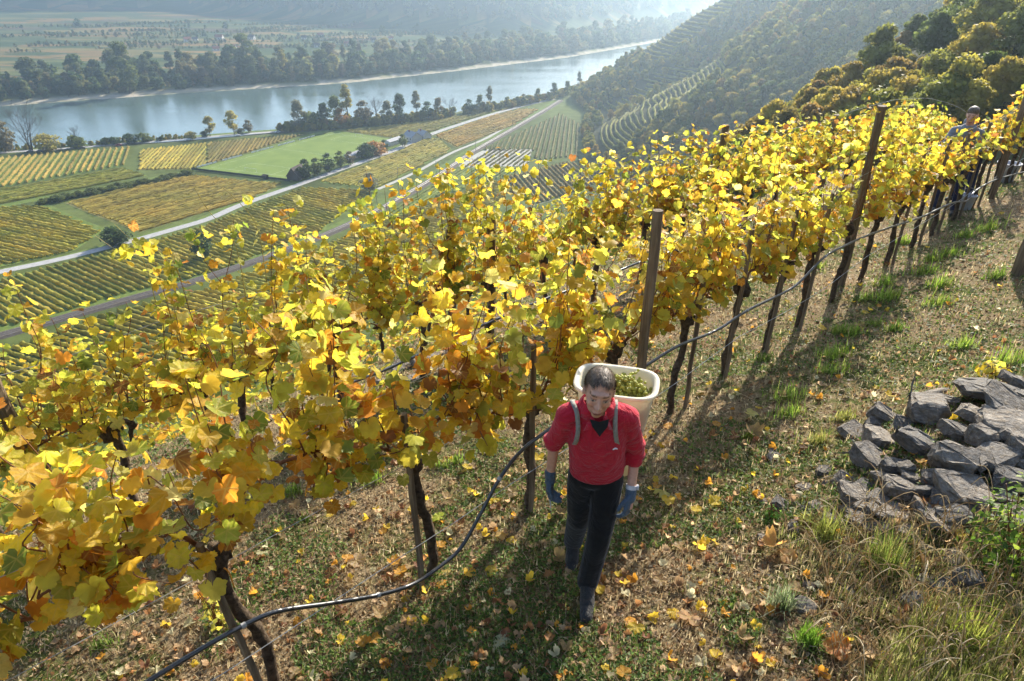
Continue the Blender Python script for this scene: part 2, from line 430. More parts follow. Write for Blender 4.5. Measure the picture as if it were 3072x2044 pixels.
def soil_mat():
    m, n, out = new_mat('soil')
    big = noise(n, 0.9, 5, 0.6, 'pos'); mid = noise(n, 6, 6, 0.7, 'pos'); fine = noise(n, 55, 5, 0.75, 'pos')
    r1 = ramp(n, [(0.28, (0.085, 0.058, 0.034)), (0.5, (0.25, 0.18, 0.10)), (0.72, (0.46, 0.35, 0.21))], fine)
    r2 = ramp(n, [(0.28, (0.040, 0.052, 0.014)), (0.5, (0.085, 0.105, 0.026)), (0.72, (0.16, 0.16, 0.05))], fine)
    gm = n.nodes.new('ShaderNodeMath'); gm.operation = 'ADD'; n.links.new(big, gm.inputs[0]); n.links.new(mid, gm.inputs[1])
    g = ramp(n, [(0.47, (0, 0, 0)), (0.57, (1, 1, 1))], None); 
    hm = n.nodes.new('ShaderNodeMath'); hm.operation = 'MULTIPLY'; n.links.new(gm.outputs[0], hm.inputs[0]); hm.inputs[1].default_value = 0.5
    n.links.new(hm.outputs[0], g.inputs[0])
    cc = mix(n, g.outputs[0], r1.outputs[0], r2.outputs[0])
    princ(n, out, cc, 0.95, 0.05, bump(n, fine, 1.0, 0.03)); return m
M_land, M_soil = land_mat(), soil_mat()
fi = (np.repeat(np.arange(nr-1), na-1) < np.searchsorted(rr, 34)).astype(int)
ff = ((s_far > 70) & (d_ff < 70))[Fq].sum(1) >= 3
fi = np.where(ff, 2, fi)
gme = mesh_np('ground', np.stack([gx, gy, GZ.ravel()], 1), Fq, [M_land, M_soil, farfield_mat()], cols, True, fi)
tag(link('ground', gme), kind='structure')

# river
def water_mat():
    m, n, out = new_mat('river_water')
    t = n.nodes.new('ShaderNodeNewGeometry'); mp = n.nodes.new('ShaderNodeMapping')
    mp.inputs['Rotation'].default_value = (0, 0, R(-24)); mp.inputs['Scale'].default_value = (0.10, 0.35, 1)
    n.links.new(t.outputs['Position'], mp.inputs[0])
    f = noise(n, 1.0, 5, 0.6, vec=mp.outputs[0])
    mp2 = n.nodes.new('ShaderNodeMapping'); mp2.inputs['Rotation'].default_value = (0, 0, R(-24)); mp2.inputs['Scale'].default_value = (0.006, 0.025, 1)
    n.links.new(t.outputs['Position'], mp2.inputs[0])
    g = noise(n, 1.0, 3, 0.5, vec=mp2.outputs[0])
    rg = ramp(n, [(0.35, (0.10, 0.10, 0.10)), (0.65, (0.24, 0.24, 0.24))], g)
    p = princ(n, out, (0.075, 0.115, 0.105), 0.16, 0.7, bump(n, f, 0.22, 0.6))
    n.links.new(rg.outputs[0], p.inputs['Roughness']); p.inputs['IOR'].default_value = 1.33
    return m
rx0 = np.linspace(-3200, 3200, 33); ry0 = np.linspace(-900, 4300, 27)
RX, RY = np.meshgrid(rx0, ry0)
b = (np.arange(26)[:, None]*33+np.arange(32)[None, :]).ravel()
keep = np.abs(np.minimum(-sdist(RX.ravel()[b]+100, RY.ravel()[b]+100, NEARB), sdist(RX.ravel()[b]+100, RY.ravel()[b]+100, FARB))) < 420
b = b[keep]
wme = mesh_np('river', np.stack([RX.ravel(), RY.ravel(), np.full(RX.size, -2.0)], 1), np.stack([b, b+1, b+34, b+33], 1), water_mat())
tag(link('river', wme), kind='structure')
def ORDN(k):
    a = ['first', 'second', 'third', 'fourth', 'fifth', 'sixth', 'seventh', 'eighth', 'ninth', 'tenth', 'eleventh', 'twelfth', 'thirteenth', 'fourteenth', 'fifteenth', 'sixteenth', 'seventeenth', 'eighteenth', 'nineteenth']
    return a[k-1] if k < 20 else ('twentieth' if k == 20 else 'thirtieth' if k == 30 else 'fortieth' if k == 40 else ('twenty-' if k < 30 else 'thirty-' if k < 40 else 'forty-')+a[k % 10-1])

# ------------------------------------------------------------------ valley floor: roads, railway, pitch, vineyard plots
M_road = simple('road_gravel', [(0.3, (0.27, 0.26, 0.25)), (0.7, (0.40, 0.385, 0.36))], 0.6, 0.9, 0.1)
M_ballast = simple('ballast', [(0.3, (0.075, 0.062, 0.052)), (0.7, (0.14, 0.12, 0.10))], 1.5, 0.95, 0.1)
M_rail = simple('rail_steel', [(0.3, (0.16, 0.13, 0.11)), (0.7, (0.30, 0.27, 0.25))], 4, 0.4, 0.5)
M_turf = simple('pitch_turf', [(0.3, (0.115, 0.165, 0.030)), (0.7, (0.165, 0.215, 0.045))], 0.09, 0.9, 0.1)
M_verge = simple('verge_grass', [(0.3, (0.075, 0.115, 0.026)), (0.7, (0.15, 0.18, 0.045))], 0.3, 0.95, 0.05)
M_track = simple('pale_track', [(0.3, (0.30, 0.29, 0.25)), (0.7, (0.42, 0.40, 0.35))], 0.5, 0.95, 0.05)
def ribbon(name, pts, width, z, mat, thick=0.0, drape=False):
    P = smooth([(p[0], p[1], 0) for p in pts], 8); V = []; F = []
    for i, p in enumerate(P):
        d = P[min(i+1, len(P)-1)]-P[max(i-1, 0)]; d.normalize(); s = Vector((d.y, -d.x, 0))*(width/2)
        for k in (1, -1):
            q = p+s*k; zz = z+(tz(q.x, q.y) if drape else 0); V.append((q.x, q.y, zz))
    n = len(P)
    for i in range(n-1): F.append((2*i, 2*i+2, 2*i+3, 2*i+1))
    if thick:
        o = len(V); 
        for i, p in enumerate(P):
            d = P[min(i+1, n-1)]-P[max(i-1, 0)]; d.normalize(); s = Vector((d.y, -d.x, 0))*(width/2+thick*1.6)
            for k in (1, -1): V.append((p.x+s.x*k, p.y+s.y*k, z-thick-0.05))
        for i in range(n-1):
            F.append((2*i, o+2*i, o+2*i+2, 2*i+2)); F.append((2*i+1, 2*i+3, o+2*i+3, o+2*i+1))
    m = MB(); m.add(V, F); return m.build(name, mat)
fl = lambda L: [floor_at(x, y) for x, y in L]
ROAD = fl([(-300, 690), (0, 626), (150, 594), (300, 556), (400, 528), (480, 504), (560, 470), (680, 428), (790, 388), (905, 347), (985, 312), (1060, 286), (1130, 264), (1200, 245), (1275, 228)])
tag(ribbon('road', ROAD, 5.5, 0.06, M_road), kind='structure')
tag(ribbon('verge', [p+np.array([-4.6, -1.6]) for p in ROAD], 5.0, 0.03, M_verge), kind='structure')
RIVROAD = fl([(-200, 372), (0, 352), (150, 342), (270, 332), (380, 324), (480, 315), (600, 306), (690, 300), (770, 296)])
tag(ribbon('riverside_road', RIVROAD, 6, 0.06, M_road), kind='structure')
tag(ribbon('riverside_verge', [p+np.array([0, 6.5]) for p in RIVROAD], 7, 0.03, M_verge), kind='structure')
RAIL = fl([(255, 702), (480, 638), (720, 553), (870, 485), (1000, 411), (1090, 350), (1180, 298), (1250, 257), (1290, 232)])
RAIL = [RAIL[0]+(RAIL[0]-RAIL[1])*3.0]+RAIL
tag(ribbon('railway_bed', RAIL, 4.2, 0.7, M_ballast, thick=0.7), kind='structure')
for k in (-1, 1):
    m = MB(); P = smooth([(p[0], p[1], 0) for p in RAIL], 8); L = []
    for i, p in enumerate(P):
        d = P[min(i+1, len(P)-1)]-P[max(i-1, 0)]; d.normalize(); L.append(p+Vector((d.y, -d.x, 0))*0.75*k+Vector((0, 0, 0.80)))
    m.tube(L, 0.09, 4); tag(m.build('rail', M_rail), kind='structure')
tag(ribbon('rail_verge', [p+np.array([-5.2, 1.8]) for p in RAIL], 4.5, 0.03, M_verge), kind='structure')
tag(ribbon('farm_track', fl([(0, 476), (80, 460), (200, 440), (330, 415), (450, 392), (560, 362), (700, 316), (760, 300)]), 7, 0.035, M_verge), kind='structure')
tag(ribbon('field_track', fl([(870, 436), (960, 395), (1040, 352), (1120, 318), (1180, 282)]), 3, 0.05, M_track), kind='structure')
tag(ribbon('service_track', fl([(1065, 384), (1100, 358), (1128, 344)]), 6, 0.045, M_track), kind='structure')
tag(ribbon('plot_path', fl([(100, 473), (170, 505), (230, 528), (300, 552)]), 5, 0.04, M_verge), kind='structure')

def sheet(name, pts, z, mat):
    m = MB(); m.add([(p[0], p[1], z) for p in pts], [tuple(range(len(pts)))]); return m.build(name, mat)
PITCHC = fl([(446, 390), (776, 301), (910, 322), (672, 417)])
tag(sheet('playing_field', PITCHC, 0.07, M_turf), kind='structure')
M_chalk = simple('chalk_line', [(0.3, (0.55, 0.58, 0.5)), (0.7, (0.7, 0.72, 0.66))], 1, 0.9, 0.1)
M_white = simple('white_paint', [(0.3, (0.62, 0.62, 0.60)), (0.7, (0.78, 0.78, 0.76))], 2, 0.6, 0.3)
M_cream = simple('render_wall', [(0.3, (0.50, 0.47, 0.42)), (0.7, (0.66, 0.63, 0.57))], 1, 0.9, 0.1)
M_roofr = simple('red_roof', [(0.3, (0.20, 0.075, 0.045)), (0.7, (0.32, 0.13, 0.08))], 2, 0.85, 0.15)
M_roofd = simple('dark_roof', [(0.3, (0.045, 0.035, 0.030)), (0.7, (0.09, 0.07, 0.06))], 2, 0.85, 0.15)
M_roofg = simple('grey_roof', [(0.3, (0.20, 0.20, 0.21)), (0.7, (0.32, 0.32, 0.33))], 2, 0.6, 0.3)
M_dark = simple('dark_net', [(0.3, (0.020, 0.028, 0.022)), (0.7, (0.045, 0.055, 0.045))], 2, 0.9, 0.1)
M_glass = simple('window_glass', [(0.3, (0.02, 0.025, 0.03)), (0.7, (0.04, 0.05, 0.06))], 2, 0.15, 0.6)
c4 = [Vector((p[0], p[1], 0)) for p in PITCHC]
def pl(u, v):   # pitch coordinates
    a = c4[0].lerp(c4[1], u); b_ = c4[3].lerp(c4[2], u); return a.lerp(b_, v)
m = MB()
def chalk(u0, v0, u1, v1, wd=0.12):
    a, b_ = pl(u0, v0), pl(u1, v1); d = (b_-a).normalized(); s = Vector((d.y, -d.x, 0))*wd/2
    m.add([a+s+Vector((0, 0, .078)), a-s+Vector((0, 0, .078)), b_-s+Vector((0, 0, .078)), b_+s+Vector((0, 0, .078))], [(0, 1, 2, 3)])
for a in ((.06, .08, .94, .08), (.06, .92, .94, .92), (.06, .08, .06, .92), (.94, .08, .94, .92), (.5, .08, .5, .92), (.06, .28, .2, .28), (.06, .72, .2, .72), (.2, .28, .2, .72), (.94, .28, .8, .28), (.94, .72, .8, .72), (.8, .28, .8, .72)): chalk(*a)
tag(m.build('pitch_marking', M_chalk), kind='structure')
# white boards along the far touchline, each a thing
nb = 26; bcount = 0
for i in range(nb):
    if i in (4, 9, 10, 16, 21): continue
    bcount += 1
    a = pl((i+.5)/nb*0.80+0.02, -0.012); d = (c4[1]-c4[0]); rz = math.atan2(d.y, d.x)
    m = MB(); m.box(0, 0, 0.62, 4.3 if i % 3 else 3.2, 0.08, 0.95, rz)
    o = m.build('touchline_board', M_white, loc=(a.x, a.y, 0.05))
    for s in (-1.4, 1.4): m2 = MB(); m2.box(s*math.cos(rz), s*math.sin(rz), 0.1, 0.08, 0.14, 0.25, rz); m2.build('board_foot', M_rail, o)
    tag(o, 'white board in the line on the pitch\'s river side, %s from its near end' % ORDN(bcount), 'board', 'white boards along the touchline')
# dark ball-stop fence at the near end: posts and net panels
fe = empty('ball_stop_fence', (0, 0, 0), 0, 'low dark fence along the near end of the green pitch', 'fence')
for i in range(22):
    a = pl(-0.012, i/22); b_ = pl(-0.012, (i+0.985)/22); mid = (a+b_)/2; d = b_-a
    m = MB(); m.box(mid.x, mid.y, 0.85, d.length, 0.06, 1.4, math.atan2(d.y, d.x)); m.build('net_panel', M_dark, fe)
    m = MB(); m.box(a.x, a.y, 1.0, 0.1, 0.1, 2.0); m.build('post', M_dark, fe)
for u, lab in ((0.063, 'goal frame at the near end of the pitch'), (0.937, 'goal frame at the far end of the pitch')):
    a, b_ = pl(u, 0.44), pl(u, 0.56)
    g = empty('goal', a, 0, 'white ' + lab, 'goal'); d = b_-a
    for p in (Vector(), d): m = MB(); m.tube([p+Vector((0, 0, .05)), p+Vector((0, 0, 2.44))], 0.07, 6); m.build('goalpost', M_white, g)
    m = MB(); m.tube([Vector((0, 0, 2.44)), d+Vector((0, 0, 2.44))], 0.07, 6); m.build('crossbar', M_white, g)

def house(name, p, L, W, Hh, rh, rz, wall, roof, label, cat, group=None, windows=True):
    e = empty(name, (p[0], p[1], p[2] if len(p) > 2 else 0), rz, label, cat, group)
    m = MB(); x, y = L/2, W/2
    V = [(-x, -y, -1), (x, -y, -1), (x, y, -1), (-x, y, -1), (-x, -y, Hh), (x, -y, Hh), (x, y, Hh), (-x, y, Hh), (-x, 0, Hh+rh), (x, 0, Hh+rh)]
    m.add(V, [(0, 1, 5, 4), (2, 3, 7, 6), (1, 2, 6, 9, 5), (3, 0, 4, 8, 7)]); m.build('wall', wall, e)
    r = MB(); o = 0.45; k = rh/y
    for s in (-1, 1):
        a = [(-x-o, s*(y+o), Hh-o*k), (x+o, s*(y+o), Hh-o*k), (x+o, 0, Hh+rh), (-x-o, 0, Hh+rh)]
        b_ = [(q[0], q[1], q[2]+0.22) for q in a]
        r.add(a+b_, [(0, 1, 2, 3), (7, 6, 5, 4), (0, 4, 5, 1), (1, 5, 6, 2), (3, 2, 6, 7), (0, 3, 7, 4)])
    ro = r.build('roof', roof, e)
    if windows:
        c_ = MB(); c_.box(x*0.4, y*0.25, Hh+rh+0.2, 0.7, 0.7, 1.6); c_.build('chimney', M_roofr, ro)
        nw = max(2, int(L/3.2))
        for s in (-1, 1):
            for i in range(nw):
                f = MB(); f.box(-x+(i+.5)*L/nw, s*(y+0.01), Hh*0.55, 1.1, 0.06, 1.3); f.build('window', M_glass, e)
        f = MB(); f.box(x+0.01, 0, 1.05, 0.06, 1.1, 2.1); f.build('door', M_dark, e)
    else:
        f = MB(); f.box(x+0.01, 0, 1.05, 0.06, 1.6, 2.1); f.build('door', M_dark, e)
    return e
def fa(x, y): p = floor_at(x, y); return (p[0], p[1], 0)
rzp = math.atan2((c4[1]-c4[0]).y, (c4[1]-c4[0]).x)
house('shed', fa(686, 410), 12, 8, 2.6, 5.0, rzp+0.25, M_roofd, M_roofd, 'dark brown steep roofed shed at the near corner of the pitch', 'shed', windows=False)
house('hut', fa(612, 412), 2.6, 2.2, 2.2, 0.5, rzp+1.57, M_dark, M_roofd, 'tiny dark hut at the near end of the pitch', 'hut', windows=False)
house('clubhouse', fa(950, 323), 12, 9, 3.4, 3.2, rzp+1.2, M_cream, M_roofg, 'white gabled clubhouse by the road, nearer of two', 'house')
house('clubhouse', fa(975, 319), 10, 8, 3.2, 3.0, rzp+1.2, M_cream, M_roofg, 'white gabled clubhouse by the road, farther of two', 'house')
house('pavilion', fa(905, 331), 15, 6, 2.8, 1.2, rzp, M_cream, M_roofg, 'low grey roofed pavilion between pitch and clubhouses', 'building', windows=False)
house('storage_building', fa(815, 362), 14, 6, 2.6, 1.0, rzp, M_cream, M_roofg, 'low pale storage building behind bushes beside the road', 'building', windows=False)

# vineyard plots: every row a part
def clip_row(poly, o, d):
    """parameter spans of the line o+t*d inside the polygon"""
    ts = []
    n = len(poly)
    for i in range(n):
        a, b_ = poly[i], poly[(i+1) % n]; e = b_-a
        den = d[0]*e[1]-d[1]*e[0]
        if abs(den) < 1e-9: continue
        wv = a-o; t = (wv[0]*e[1]-wv[1]*e[0])/den; u = (wv[0]*d[1]-wv[1]*d[0])/den
        if 0 <= u < 1: ts.append(t)
    ts.sort(); return [(ts[i], ts[i+1]) for i in range(0, len(ts)-1, 2)]
def vrow_mesh(pts, hgt, wid, jit=0.26):
    n = len(pts); P = np.array([(p[0], p[1], p[2]) for p in pts]); D = np.gradient(P, axis=0); D /= np.linalg.norm(D, axis=1)[:, None]+1e-9
    Sd = np.stack([D[:, 1], -D[:, 0], 0*D[:, 0]], 1)
    prof = [(-.5, 0.12), (-.55, .62), (-.18, 1.0), (.22, .97), (.55, .58), (.5, 0.12)]
    V = np.zeros((n, 6, 3))
    for k, (a, b_) in enumerate(prof):
        V[:, k] = P + Sd*(a*wid*(1+rng.normal(0, jit*1.5, n)))[:, None]
        V[:, k, 2] += b_*hgt*(1+rng.normal(0, jit, n))
    V = V.reshape(-1, 3); i = np.arange(n-1)[:, None]*6+np.arange(5)[None, :]; i = i.ravel()
    F = np.stack([i, i+1, i+7, i+6], 1)
    ends = np.array([[0, 1, 2, 3], [(n-1)*6+3, (n-1)*6+2, (n-1)*6+1, (n-1)*6]])
    return mesh_np('vine_row', V, [np.concatenate([F, ends])], M_vrow)
def plot(name, poly_px, dir_px, spacing, color, label, hgt=1.05, wid=1.3, step=1.9, var=0.25, gap=0.0, base=None, tops=None, group=None):
    poly = [np.array(at(*p)[:2]) if tops else floor_at(*p) for p in poly_px]
    d = (np.array(at(*dir_px[1])[:2])-np.array(at(*dir_px[0])[:2])) if tops else (floor_at(*dir_px[1])-floor_at(*dir_px[0])); d /= np.linalg.norm(d)
    nrm = np.array([-d[1], d[0]])
    ks = [p@nrm for p in poly]; e = empty(name, (0, 0, 0), 0, label, 'vineyard', group)
    k = min(ks)+spacing*0.5; cnt = 0
    while k < max(ks) and cnt < 300:
        o = nrm*k
        for t0, t1 in clip_row(poly, o, d):
            if t1-t0 < 5: continue
            t0 += random.uniform(0, 2); t1 -= random.uniform(0, 2)
            n = max(3, int((t1-t0)/step)); ts = np.linspace(t0, t1, n)
            X = o[0]+d[0]*ts+rng.normal(0, .06, n); Y = o[1]+d[1]*ts+rng.normal(0, .06, n)
            Z = T(X, Y) if tops else np.zeros(n)
            ob = link('vine_row', vrow_mesh(np.stack([X, Y, Z], 1), hgt, wid), e)
            f = random.uniform(1-var, 1+var); g_ = random.uniform(-.04, .04)
            ob.color = (color[0]*f*(1+g_), color[1]*f, color[2]*f*(1-g_), 1); cnt += 1
        k += spacing*random.uniform(0.97, 1.03)
    if base is not None and not tops:
        s = MB(); s.add([(p[0], p[1], 0.02) for p in poly], [tuple(range(len(poly)))]); s.build('plot_ground', base, e)
    return e
M_pg = simple('plot_green', [(0.3, (0.10, 0.15, 0.032)), (0.7, (0.16, 0.20, 0.05))], 0.4, 0.95, 0.05)
M_pb = simple('plot_brown', [(0.3, (0.15, 0.14, 0.045)), (0.7, (0.23, 0.20, 0.07))], 0.4, 0.95, 0.05)
YB, OL, BR, GR = (0.42, 0.36, 0.07), (0.34, 0.33, 0.07), (0.39, 0.31, 0.07), (0.23, 0.28, 0.06)
plot('vineyard_plot', [(-60, 369), (300, 340), (286, 381), (-60, 443)], ((301, 340), (287, 381)), 3.9, (0.40, 0.31, 0.09), 'vineyard with wide yellow striped rows on green, beside the river road', 1.5, 1.05, 1.3, base=M_pg)
plot('vineyard_plot', [(322, 346), (474, 330), (474, 380), (440, 390), (320, 392)], ((330, 390), (380, 340)), 2.6, YB, 'olive gold vineyard between the striped plot and the pitch', base=M_pb)
plot('vineyard_plot', [(478, 329), (700, 309), (560, 355), (478, 379)], ((480, 378), (520, 330)), 2.6, (0.25, 0.20, 0.055), 'browner vineyard wedge just above the white touchline boards', base=M_pb)
plot('vineyard_plot', [(-80, 452), (284, 388), (340, 404), (82, 455), (0, 470), (-80, 482)], ((0, 445), (284, 392)), 2.8, OL, 'narrow olive vineyard strip below the yellow striped plot', base=M_pg)
plot('vineyard_plot', [(150, 468), (436, 404), (648, 424), (590, 452), (322, 535), (206, 492)], ((322, 534), (600, 450)), 2.9, BR, 'brown and gold vineyard block between farm track and pale road', base=M_pb)
plot('vineyard_plot', [(-120, 500), (0, 478), (95, 474), (235, 533), (170, 578), (-120, 640)], ((0, 500), (235, 548)), 2.8, YB, 'golden vineyard block left of the grassy path, above the road', base=M_pg)
plot('vineyard_plot', [(-150, 690), (0, 643), (310, 566), (470, 520), (560, 484), (700, 432), (860, 440), (735, 535), (500, 626), (240, 692), (-150, 800)], ((300, 570), (480, 640)), 2.9, (0.38, 0.33, 0.065), 'long golden green vineyard between the pale road and the railway', base=M_pg, step=1.8)
plot('vineyard_plot', [(735, 420), (915, 350), (985, 318), (1010, 320), (1040, 345), (880, 428), (850, 434)], ((735, 420), (900, 356)), 2.8, YB, 'yellow vineyard beside the road opposite the clubhouses', base=M_pg)
plot('vineyard_plot', [(1000, 312), (1130, 268), (1195, 252), (1240, 252), (1180, 290), (1050, 340)], ((1010, 314), (1130, 272)), 3.0, (0.38, 0.27, 0.06), 'orange gold vineyard between road and railway beyond the clubhouses', base=M_pb)
plot('vineyard_plot', [(785, 302), (900, 290), (1090, 262), (1255, 233), (1130, 260), (985, 306), (915, 318)], ((930, 312), (1120, 262)), 2.8, (0.29, 0.26, 0.06), 'olive vineyard wedge between the river trees and the road', base=M_pb)
plot('vineyard_plot', [(880, 498), (1065, 388), (1215, 384), (1150, 410), (1000, 455), (910, 510)], ((890, 498), (1065, 392)), 2.6, GR, 'green vineyard strip on the hill side of the railway', base=M_pg)
plot('vineyard_plot', [(1132, 344), (1225, 344), (1215, 382), (1070, 386)], ((1075, 384), (1135, 346)), 3.6, (0.15, 0.15, 0.05), 'pale striped young vineyard beside the railway', 1.2, .7, base=M_track)
plot('vineyard_plot', [(-260, 900), (240, 722), (480, 664), (740, 566), (880, 512), (1000, 462), (1150, 414), (1180, 440), (1000, 620), (700, 860), (200, 980), (-260, 1100)], ((0, 760), (240, 840)), 2.9, (0.38, 0.33, 0.065), 'vineyard at the foot of the slope below the railway', base=M_pg, step=1.3, tops=True)
plot('vineyard_plot', [(1160, 408), (1310, 372), (1400, 388), (1385, 420), (1240, 470), (1180, 450)], ((1240, 380), (1300, 440)), 3.2, (0.30, 0.22, 0.06), 'vineyard with bold golden rows at the foot of the wooded slope', step=1.5, tops=True)
plot('vineyard_plot', [(1100, 348), (1230, 290), (1290, 262), (1340, 290), (1330, 360), (1235, 370), (1225, 344)], ((1300, 280), (1290, 350)), 3.4, (0.20, 0.175, 0.05), 'sloping vineyard with upright rows right of the railway', step=1.6, tops=True)

# terraced rows that follow the contours of the spurs
def contour_rows(name, zs, y0, y1, color, label):
    e = empty(name, (0, 0, 0), 0, label, 'vineyard')
    xs = np.linspace(-40, 420, 700)
    for z in zs:
        ya, yb = y0+random.uniform(-12, 12), y1+random.uniform(-18, 12)
        ys = np.arange(ya, yb, 2.2); pts = []
        for y in ys:
            h = T(xs, np.full(xs.shape, y)); k = int(np.argmax(h > z))
            if k > 0: pts.append((xs[k], y, z-0.1))
        if len(pts) < 6: continue
        P = np.array(pts); ker = np.ones(5)/5
        P[2:-2, 0] = np.convolve(P[:, 0], ker, 'valid'); P[:, 2] = T(P[:, 0], P[:, 1])
        ob = link('vine_row', vrow_mesh(P, 1.6, 1.1), e); f = random.uniform(.75, 1.25)
        ob.color = (color[0]*f, color[1]*f, color[2]*f, 1)
    return e
contour_rows('terraced_vineyard', np.arange(8, 60, 2.1), 452, 545, (0.30, 0.29, 0.07), 'terraced vineyard curving along the middle spur above the railway')
contour_rows('terraced_vineyard', np.arange(5, 42, 2.4), 556, 632, (0.28, 0.26, 0.06), 'small terraced vineyard in the dip between the two spurs')
contour_rows('terraced_vineyard', np.arange(44, 112, 3.0), 640, 745, (0.30, 0.26, 0.06), 'terraced vineyard high on the farthest spur near the river bend')

# rows on the steep slope right below the second row
se = empty('slope_vineyard', (0, 0, 0), 0, 'steep vineyard rows on the slope below the second row', 'vineyard')
for k in range(52):
    q = 12.5+k*2.6
    if q < 48:
        n = 5200; ts = rng.uniform(-34-q*.4, 22, n); qq = q+rng.normal(0, .22, n); X = qq*NV[0]+ts*UV[0]; Y = qq*NV[1]+ts*UV[1]; C = np.stack([X, Y, T(X, Y)+rng.uniform(.45, 1.9, n)*(1+.25*vnoise(ts/.8, qq*0+q, 31))], 1)
        nn = rng.normal(size=(n, 3)); nn[:, 2] += .8; nn /= np.linalg.norm(nn, axis=1)[:, None]; a = np.cross(nn, rng.normal(size=(n, 3))); a /= np.linalg.norm(a, axis=1)[:, None]; b_ = np.cross(nn, a); s_ = rng.uniform(.05, .11, (n, 1))*(1+q/60)
        V = np.stack([C+a*s_, C+b_*s_*.8+nn*s_*.3, C-a*s_, C-b_*s_*.8+nn*s_*.2], 1)
        cs = np.array([(.70, .50, .05), (.62, .54, .07), (.42, .42, .06), (.22, .28, .05), (.6, .32, .04), (.3, .2, .06)])[rng.integers(0, 6, n)]
        ob = link('vine_row', mesh_np('vine_row', V.reshape(-1, 3), np.arange(n*4).reshape(n, 4), M_leafattr, np.repeat(cs, 4, 0)), se); ob['kind'] = 'stuff'; continue
    ts = np.arange(-70-q*.3, 55, 1.2)+rng.normal(0, .05)
    X = q*NV[0]+ts*UV[0]; Y = q*NV[1]+ts*UV[1]
    ob = link('vine_row', vrow_mesh(np.stack([X, Y, T(X, Y)], 1), 1.7, .9, .3), se); f = random.uniform(.75, 1.2); ob.color = (.40*f, .33*f, .06*f, 1)

# ------------------------------------------------------------------ trees
def crown_mesh(name, Hh, rad, mat, nl=1500, size=0.5, lobes=16, low=0.28, shape='round', seed=0, bare=0.0):
    rs = np.random.default_rng(seed); L = []
    for i in range(lobes):
        z = rs.uniform(low, 0.93); prof = {'round': math.sin(math.pi*min(1, max(0.05, (z-low+0.12)/(1.1-low)))), 'tall': 0.75*math.sin(math.pi*min(1, max(.08, (z-low+.2)/(1.25-low)))), 'cone': 1.15-z}[shape]
        a = rs.uniform(0, 6.283); k = rad*prof*rs.uniform(0.25, 0.78)
        L.append((k*math.cos(a), k*math.sin(a), z*Hh, rad*rs.uniform(0.26, 0.46)))
    L.append((0, 0, Hh*0.88, rad*0.35))
    L = np.array(L); w_ = L[:, 3]**2; idx = rs.choice(len(L), nl, p=w_/w_.sum())
    dv = rs.normal(size=(nl, 3)); dv /= np.linalg.norm(dv, axis=1)[:, None]; dv[:, 2] = np.where(rs.random(nl) < .7, np.abs(dv[:, 2]), dv[:, 2])
    rad_ = L[idx, 3]*rs.uniform(0.55, 1.12, nl)
    C = L[idx, :3]+dv*rad_[:, None]*np.array([1, 1, .85])
    nn = dv+rs.normal(0, .65, (nl, 3)); nn /= np.linalg.norm(nn, axis=1)[:, None]
    a = np.cross(nn, rs.normal(size=(nl, 3))); a /= np.linalg.norm(a, axis=1)[:, None]; b_ = np.cross(nn, a)
    s = size*rs.uniform(.5, 1.25, nl)[:, None]
    V = np.stack([C+a*s, C+b_*s*.8, C-a*s*.9, C-b_*s*.7], 1); V[:, ::2] += (nn*s*0.3)[:, None]
    F = np.arange(nl*4).reshape(nl, 4)
    return mesh_np(name, V.reshape(-1, 3), F, mat)
def trunk_mesh(Hh, rad, limbs=7, seed=0, mat=None, spread=0.6, twigs=0, low=.3, stems=1):
    rs = random.Random(seed); m = MB()
    for s_ in range(stems):
        ax, ay = (rs.uniform(-1, 1)*.22*Hh*(stems > 1), rs.uniform(-1, 1)*.22*Hh*(stems > 1))
        top = Vector((ax, ay, Hh*(.86 if twigs else .8)*rs.uniform(.85, 1)))
        P = [Vector((0, 0, -0.4))+Vector((ax, ay, 0))*.08] + [Vector((ax*k, ay*k, top.z*k))+Vector((rs.uniform(-.02, .02)*Hh, rs.uniform(-.02, .02)*Hh, 0)) for k in (.2, .45, .7, 1)]
        r0 = Hh*.024/math.sqrt(stems); m.tube(P, [r0, r0*.8, r0*.6, r0*.4, r0*.12], 5)
        for i in range(limbs):
            k = rs.uniform(low, .95); st = P[0].lerp(top, k); a = rs.uniform(0, 6.28); ln = rad*rs.uniform(.5, 1)*(1.15-k*.55)*spread/0.6
            e = st+Vector((math.cos(a)*ln, math.sin(a)*ln, ln*rs.uniform(.5, 1.2)))
            mid = st.lerp(e, .5)+Vector((0, 0, -.08*ln)); m.tube([st, mid, e], [r0*.42*(1.2-k), r0*.25*(1.2-k), r0*.07], 4, False)
            for j in range(twigs):
                t0 = st.lerp(e, rs.uniform(.3, 1)); a2 = rs.uniform(0, 6.28); l2 = ln*rs.uniform(.25, .6)
                m.tube([t0, t0+Vector((math.cos(a2)*l2*.7, math.sin(a2)*l2*.7, l2))], [r0*.12, r0*.03], 3, False)
    return m.mesh('trunk', mat or M_trunk)
TV = []   # variants used for single trees: (height, trunk mesh, crown mesh)
for i, (hh, rad, shp, nl, sz, low) in enumerate([(14, 5.2, 'round', 1500, .55, .25), (22, 6.0, 'round', 3000, .56, .18), (26, 5.0, 'tall', 3000, .55, .15), (18, 6.2, 'round', 2600, .52, .2), (24, 7.0, 'round', 3200, .62, .15), (9, 4.2, 'round', 900, .5, .12), (4, 3.6, 'round', 700, .42, .05)]):
    TV.append((hh, trunk_mesh(hh, rad, 8, i+1), crown_mesh('crown', hh, rad, M_treeobj, nl, sz, 18, low, shp, i+3)))
BARE = [(16, trunk_mesh(16, 5, 9, 31, None, .7, 9, .15, 5), None), (14, trunk_mesh(14, 5, 11, 37, None, .8, 12, .3, 1), None)]
